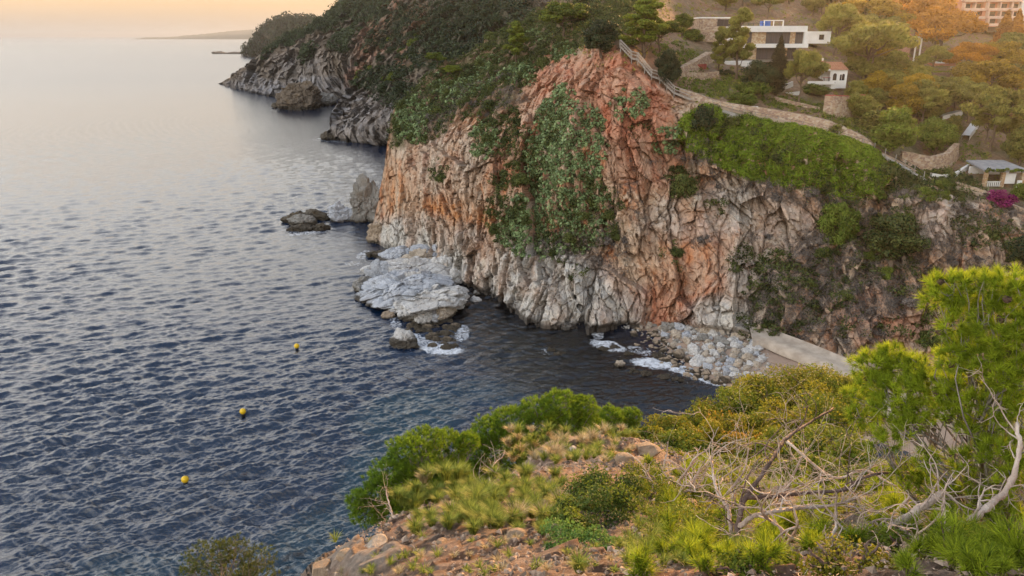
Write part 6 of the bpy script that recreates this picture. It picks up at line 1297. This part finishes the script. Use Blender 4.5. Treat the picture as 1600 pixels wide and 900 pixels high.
for k in range(80):
    u, v = rpt(790, 1000, 672, 725)
    grass_tuft(u, v, _fr.uniform(9, 18), ('pale straw' if k % 3 == 0 else 'dull green') + ' grass tuft ' + ('above the twisted dead branch' if u < 840 else 'around the twin grey stones' if u < 905 else 'before the small low pine' if v < 698 else 'left of the tan rock ledge') + ' on the upper ridge', STRAW if k % 3 == 0 else GRS, 70, .6, 'dry grass tufts on the upper ridge')
for k in range(60):
    u, v = rpt(960, 1200, 760, 890)
    grass_tuft(u, v, _fr.uniform(14, 26), 'thin yellow grass tuft ' + ('right beside the dark boxy shrub' if u < 1030 and v < 825 else 'in front of the dark boxy shrub' if u < 1030 else 'around the pale log' if v < 800 else 'in the mottled heath shrub' if u < 1130 else 'under the dark upright limb'), n=60, group='thin grass tufts around the central shrub')
for k in range(60):
    u, v = rpt(500, 960, 835, 899)
    grass_tuft(u, v, _fr.uniform(6, 15), ('tiny straw tuft ' if k % 3 == 0 else 'tiny green tuft ') + ('among the lip rocks' if u < 610 else 'on bare earth near the cream stone' if u < 720 else 'on bare earth near the flat orange stone' if u < 850 else 'on bare earth below the ground herb'), GRS if k % 3 else STRAW, 34, .8, 'tiny grass tufts on the bare earth')
# shrubs of the bluff
def bush(label, lumps, m, K, size, seed, name='shrub', asp=.5, stems=10, cat='shrub', out=.6, extra=None):
    """lumps: (u, v, Y, ru, rv)"""
    rs = np.random.RandomState(seed); C = [pads(*q) for q in lumps]; base = np.array([C[0][0][0], C[0][0][1], float(fgz(C[0][0][0], C[0][0][1])[0])]); t = thing(name, label, cat, tuple(base))
    cs = []; rr = []
    for c, r in C:
        for _ in range(9): d = rs.randn(3); d /= np.linalg.norm(d); cs.append(c + d * r * .6); rr.append(r * rs.uniform(.28, .55))
    cs = np.array(cs); rr = np.array(rr); V, F, T = leaves(rs, cs, rr, K, size, out, .45, asp); link('leaves', mesh_np('leaves', V - base, F, dict(tint=T), [m]), t)
    if extra is not None:
        V, F, T = leaves(rs, cs[::2] + [0, 0, .04], rr[::2] * 1.08, K // 3, size, out, .8, asp); link('tips', mesh_np('tips', V - base, F, dict(tint=T), [extra]), t)
    g = Geo()
    for k in range(stems): c = cs[rs.randint(len(cs))]; b = np.array([c[0], c[1], float(fgz(c[0], c[1])[0])]) * [.5, .5, .5] + base * .5; b[2] = float(fgz(b[0], b[1])[0]) - .05; branchy(rs, g, b, c + rs.randn(3) * rr.mean() * .8, .018, 6, .3, 5)
    g.v = [a - base for a in g.v]; g.obj('stem', DARKW, t, True)
bush('dark boxy green shrub on the path edge in the centre foreground', [(920, 775, 6.9, 58, 40), (890, 800, 6.3, 50, 40), (950, 800, 6.2, 56, 44), (980, 780, 6.8, 44, 34), (930, 760, 7.2, 40, 30), (900, 830, 5.6, 40, 28)], BUSHD, 340, .015, 401, extra=MAQG)
bush('fresh green ground herb spreading in front of the dark boxy shrub', [(880, 842, 5.3, 46, 20), (930, 855, 5.0, 50, 20), (970, 868, 4.8, 40, 16), (900, 862, 4.8, 40, 14)], HERB, 260, .013, 402, 'herb', .45, 6, 'plant')
bush('low mottled green heath shrub left of the dead trunk', [(1060, 860, 4.7, 60, 26), (1110, 830, 5.2, 50, 30), (1050, 820, 5.6, 50, 30), (1130, 870, 4.4, 46, 26), (1090, 885, 4.2, 60, 18)], MAQG, 300, .011, 403, extra=MAQ)
bush('yellowish thin shrub between the boxy shrub and the pine shoots', [(1020, 775, 7.4, 50, 28), (1050, 790, 6.8, 44, 24), (1010, 745, 8.6, 40, 20)], MAQG, 200, .014, 404, extra=MAQ)
bush('small dark green shrub on the left shoulder beside bleached twigs', [(665, 818, 9.0, 40, 22), (640, 832, 8.6, 26, 16), (690, 800, 9.4, 30, 18)], BUSHD, 220, .018, 405, extra=MAQG)
for k, (u, v, Y, l) in enumerate([(1170, 800, 5.6, 'sparse mottled undergrowth left of the dark upright limb'), (1260, 830, 5.0, 'sparse undergrowth beneath the rising dead limb'), (1350, 800, 5.6, 'tangled undergrowth behind the bleached trunk'), (1440, 850, 4.5, 'thin yellowish undergrowth between the rising limbs'), (1540, 860, 4.2, 'yellowish undergrowth in the bottom right corner'), (1420, 770, 6.4, 'green undergrowth at the foot of the right pine'), (1330, 880, 3.9, 'low undergrowth in front of the bleached trunk'), (1200, 885, 4.0, 'low undergrowth at the bottom, left of the cut trunk end'), (1130, 760, 8.0, 'olive undergrowth around the pale log')]):
    p = fgpt(u, v); bush(l, [(u, v - 2, float(p[1]), 62, 18), (u - 45, v, float(p[1]), 36, 12), (u + 45, v, float(p[1]), 36, 12)], MAQG if k % 2 else MAQ, 70, .012, 440 + k, 'undergrowth', stems=12)
# the big golden mound, one shrub after another
MN = [(1010, 690, 16.0, 40, 22, 'y'), (1045, 672, 17, 44, 26, 'y'), (1090, 655, 18, 50, 30, 'y'), (1140, 635, 19, 52, 30, 'g'), (1190, 618, 20, 54, 28, 'y'), (1240, 605, 20.5, 54, 28, 'y'), (1290, 598, 21, 50, 26, 'y'), (1330, 600, 21, 40, 24, 'g'),
      (1060, 700, 14.5, 50, 26, 'g'), (1110, 692, 15, 54, 34, 'o'), (1160, 680, 15.6, 54, 36, 'o'), (1215, 660, 16.6, 56, 36, 'y'), (1270, 650, 17.4, 54, 36, 'g'), (1320, 645, 18, 46, 34, 'g'), (1240, 700, 13.8, 56, 34, 'g'), (1290, 695, 14, 54, 36, 'G'), (1180, 715, 13.2, 44, 26, 'y'), (1330, 720, 12.4, 40, 34, 'G'), (1270, 735, 11.6, 50, 26, 'G'), (1010, 712, 14, 30, 14, 'y'), (1355, 745, 10.6, 36, 24, 'G'), (1065, 724, 12.8, 44, 20, 'y'), (1125, 732, 12.8, 46, 22, 'g'), (1190, 746, 12.0, 46, 22, 'g'), (1240, 755, 11.4, 40, 22, 'G')]
MM = dict(o=MAQ, y=MAQ, g=MAQG, G=MAQG); MX = dict(o=MAQO, y=MAQG, g=MAQ, G=None)
ML = dict(o='orange tipped', y='golden yellow', g='yellow green', G='deep green')
for k, (u, v, Y, ru, rv, c) in enumerate(MN):
    row = MN[:8] if k < 8 else MN[8:]; o_ = sorted(q[0] for q in row); w_ = ['first', 'second', 'third', 'fourth', 'fifth', 'sixth', 'seventh', 'eighth', 'ninth', 'tenth', 'eleventh', 'twelfth', 'thirteenth', 'fourteenth', 'fifteenth', 'sixteenth', 'last'][sorted(row, key=lambda q: (q[0], q[1])).index(MN[k])]
    bush('%s shrub, %s from the left along the %s of the mound' % (ML[c], w_, 'crest' if k < 8 else 'near face'), [(u, v, Y, ru, rv), (u - ru * .6, v + rv * .5, Y - .5, ru * .7, rv * .7), (u + ru * .6, v + rv * .4, Y - .4, ru * .7, rv * .7)], MM[c], 430, .034, 500 + k, asp=.5, stems=4, extra=MX[c])
# ---------------------------------------------------------------- dead wood
def deadwood(label, limbs, m, seed, twigs=26, name='dead_branch', group=None, tl=(.15, .6), split=True):
    """limbs: list of ([(u, v, Y)...], r0, r1)"""
    rs = np.random.RandomState(seed); first = atY(*limbs[0][0][0]); t = thing(name, label, 'dead branch', tuple(first), group)
    g = Geo(); gt = Geo()
    def smooth(P, n):
        s = np.linspace(0, len(P) - 1, n); i = np.clip(s.astype(int), 0, len(P) - 2); f = (s - i)[:, None]; Pm = np.vstack([2 * P[0] - P[1], P, 2 * P[-1] - P[-2]])
        a, b, c, d = Pm[i], Pm[i + 1], Pm[i + 2], Pm[i + 3]; return .5 * (2 * b + (c - a) * f + (2 * a - 5 * b + 4 * c - d) * f ** 2 + (3 * b - a - 3 * c + d) * f ** 3)
    for pts, r0, r1 in limbs:
        r0 *= 1.35; r1 *= 1.35; P = np.array([atY(*q) for q in pts]); n = len(pts) * 6; Q = smooth(P, n); Q = Q + rs.randn(n, 3) * r0 * .12
        rad = np.linspace(r0, r1, n) * (1 + .10 * rs.randn(n)); g.tube(Q, rad, 9)
        def twig(b, d, L, r, depth):
            n = 8; p = [b]; d = d / np.linalg.norm(d); curl = rs.randn(3) * .28
            for _ in range(n): d = d + curl * .5 + rs.randn(3) * .22; d /= np.linalg.norm(d); p.append(p[-1] + d * L / n)
            gt.tube(np.array(p), np.linspace(r, r * .35, n + 1), 5)
            if depth > 0:
                for _ in range(rs.randint(1, 4)): j = rs.randint(2, n); twig(p[j], d + rs.randn(3) * .8, L * rs.uniform(.35, .7), r * .6, depth - 1)
        nt = max(2, int(twigs * len(pts) / sum(len(q[0]) for q in limbs)))
        for _ in range(nt):
            j = rs.randint(int(n * .15), n); d = np.gradient(Q, axis=0)[j]; d = d / (np.linalg.norm(d) + 1e-9) * .7 + rs.randn(3) * .7 + [0, 0, .15]; twig(Q[j], d, rs.uniform(*tl), rad[j] * rs.uniform(.25, .5), 2)
    g.v = [a - first for a in g.v]; gt.v = [a - first for a in gt.v]
    g.obj('limb', m, t, True)
    if gt.v: gt.obj('twig', m, t, True)
deadwood('thick bleached fallen trunk with two rising limbs at the bottom right', [([(1180, 880, 3.9), (1215, 872, 3.9), (1255, 887, 3.8), (1300, 888, 3.8), (1355, 882, 3.8)], .034, .030), ([(1295, 885, 3.8), (1300, 862, 3.9), (1345, 846, 4.0), (1400, 820, 4.1), (1440, 792, 4.2), (1472, 770, 4.3)], .030, .016),
        ([(1355, 882, 3.8), (1400, 868, 3.8), (1450, 845, 3.9), (1500, 822, 4.0), (1540, 795, 4.1), (1575, 760, 4.2), (1592, 710, 4.3), (1590, 660, 4.4)], .026, .009), ([(1335, 848, 4.0), (1338, 832, 4.0), (1345, 822, 4.0)], .014, .010), ([(1340, 858, 3.9), (1370, 885, 3.7), (1395, 905, 3.6)], .014, .008)], DEADW, 601, 60)
deadwood('dark upright limb forking left of the bleached trunk', [([(1152, 875, 4.2), (1152, 840, 4.3), (1156, 805, 4.4), (1164, 778, 4.5), (1195, 735, 4.7), (1225, 690, 5.0), (1262, 662, 5.3), (1303, 638, 5.6)], .019, .006), ([(1164, 778, 4.5), (1200, 776, 4.5), (1260, 770, 4.6), (1320, 765, 4.7), (1360, 742, 4.9), (1440, 738, 5.1)], .013, .006)], DARKW, 602, 26)
deadwood('pale crooked sapling stem rising beside the dark limb', [([(1165, 860, 4.3), (1148, 845, 4.3), (1140, 815, 4.4), (1138, 795, 4.5), (1124, 775, 4.6), (1117, 755, 4.7), (1112, 722, 4.9)], .014, .006), ([(1138, 795, 4.5), (1148, 785, 4.6), (1145, 772, 4.6)], .007, .004)], DEADW, 603, 18)
deadwood('pale horizontal log among pine shoots in the centre', [([(1035, 782, 7.8), (1060, 775, 7.7), (1085, 770, 7.7), (1118, 764, 7.6)], .034, .022)], DEADW, 604, 26, tl=(.3, .9))
deadwood('light brown limb crossing rightward above the bleached trunk', [([(1155, 825, 4.3), (1175, 808, 4.3), (1205, 800, 4.3), (1240, 795, 4.4), (1300, 790, 4.5), (1340, 776, 4.6)], .013, .006)], DEADW, 605, 24, tl=(.2, .8))
deadwood('slender pale limb sagging between the mound and the right pine', [([(1230, 690, 6.0), (1300, 745, 5.6), (1350, 735, 5.6), (1400, 760, 5.4)], .009, .005)], DEADW, 615, 16, tl=(.2, .8))
deadwood('tangle of thin bleached branches in front of the right pine', [([(1490, 860, 4.6), (1520, 830, 4.6), (1560, 800, 4.6), (1600, 790, 4.5)], .013, .006), ([(1400, 800, 5), (1430, 770, 5), (1480, 745, 5), (1500, 720, 5.1)], .010, .005), ([(1480, 795, 4.8), (1495, 770, 4.8), (1550, 765, 4.8), (1600, 770, 4.8)], .010, .006)], DEADW, 606, 70, tl=(.2, .7))
deadwood('silver web of dry twigs standing behind the main limbs', [([(1210, 800, 6.2), (1240, 740, 6.4), (1260, 700, 6.6)], .010, .005), ([(1120, 790, 7), (1160, 740, 7.2), (1170, 700, 7.4)], .012, .005), ([(1180, 790, 6.8), (1230, 770, 6.8), (1290, 740, 6.8)], .010, .005)], DEADW, 607, 70, tl=(.3, .9))
deadwood('long twisted dead branch lying across the left shoulder', [([(780, 790, 9.0), (800, 770, 9.2), (830, 765, 9.3), (850, 762, 9.4)], .020, .009), ([(745, 810, 8.6), (775, 803, 8.8), (800, 780, 9.0)], .020, .012), ([(780, 785, 9.1), (765, 750, 9.4), (772, 725, 9.7), (785, 715, 9.9)], .012, .004)], DEADW, 608, 30, tl=(.3, 1.0))
deadwood('black and grey broken branch stub beside the left shoulder grass', [([(678, 800, 9.4), (700, 796, 9.3), (716, 808, 9.1)], .035, .024)], DARKW, 609, 6, tl=(.2, .5))
deadwood('short dark stub pointing right, just above the broken stub', [([(738, 790, 9.3), (750, 778, 9.4), (768, 774, 9.5)], .020, .014)], DARKW, 619, 4, tl=(.2, .5))
deadwood('bare grey twigs sticking up from the left lip of the bluff', [([(612, 835, 9.3), (614, 810, 9.4), (606, 780, 9.6), (604, 765, 9.7)], .012, .004), ([(614, 812, 9.4), (640, 795, 9.5), (650, 770, 9.7)], .010, .004), ([(614, 835, 9.2), (650, 838, 9), (668, 842, 8.9)], .012, .006)], DEADW, 610, 26, tl=(.25, .8))
deadwood('thin dead stem carrying one pine cone before the golden mound', [([(1035, 770, 10), (1036, 735, 10.2), (1042, 708, 10.4), (1044, 690, 10.5)], .012, .005)], DEADW, 611, 8, tl=(.2, .5))
deadwood('pale curled twig lying in the shade at the bottom centre', [([(1065, 870, 4.4), (1080, 885, 4.2), (1098, 902, 4.0)], .007, .005)], DEADW, 612, 3, tl=(.1, .2))
# loose stones on the bluff
for k, (u, v, r, l) in enumerate([(808, 838, 15, 'flat orange stone at the edge of the bare red earth'), (690, 848, 8, 'cream stone left of the orange one, below the grass'), (751, 852, 7, 'small buff stone on the bare earth, nearest the orange stone'), (860, 705, 9, 'grey white stone on the upper stony patch'), (893, 703, 8, 'rounded grey stone right of its twin on the stony patch'), (880, 712, 7, 'half buried pale stone between the two grey ones'), (1010, 706, 19, 'orange brown ledge of rock at the top of the bare ridge'), (975, 720, 16, 'small tan ledge below the orange brown ledge'), (1080, 790, 12, 'pinkish stone under the pale log'), (545, 872, 16, 'lichen orange rock on the left lip of the bluff'), (505, 890, 17, 'grey rock with orange lichen at the bottom left lip'), (590, 850, 16, 'dark edged rock on the left lip, below the bare twigs')]):
    p = fgpt(u, v); kk = np.linalg.norm(p - [0, 0, H]) / FPX; s = r * kk; me = rock_mesh('stone', 700 + k, (s, s * .8, s * .5), 4, 8, 'warm' if k not in (3, 4, 5) else 'pale', None, k, .05)
    if 'orange' in l or 'pink' in l:
        a = me.attributes['col']; buf = np.empty(len(me.vertices) * 4, np.float32); a.data.foreach_get('color', buf); buf = buf.reshape(-1, 4); buf[:, :3] *= (.85, .74, .62); a.data.foreach_set('color', buf.ravel())
    o = link('stone', me, None, (p[0], p[1], p[2] + s * .12)); tag(o, l, 'stone', 'loose stones on the bluff')
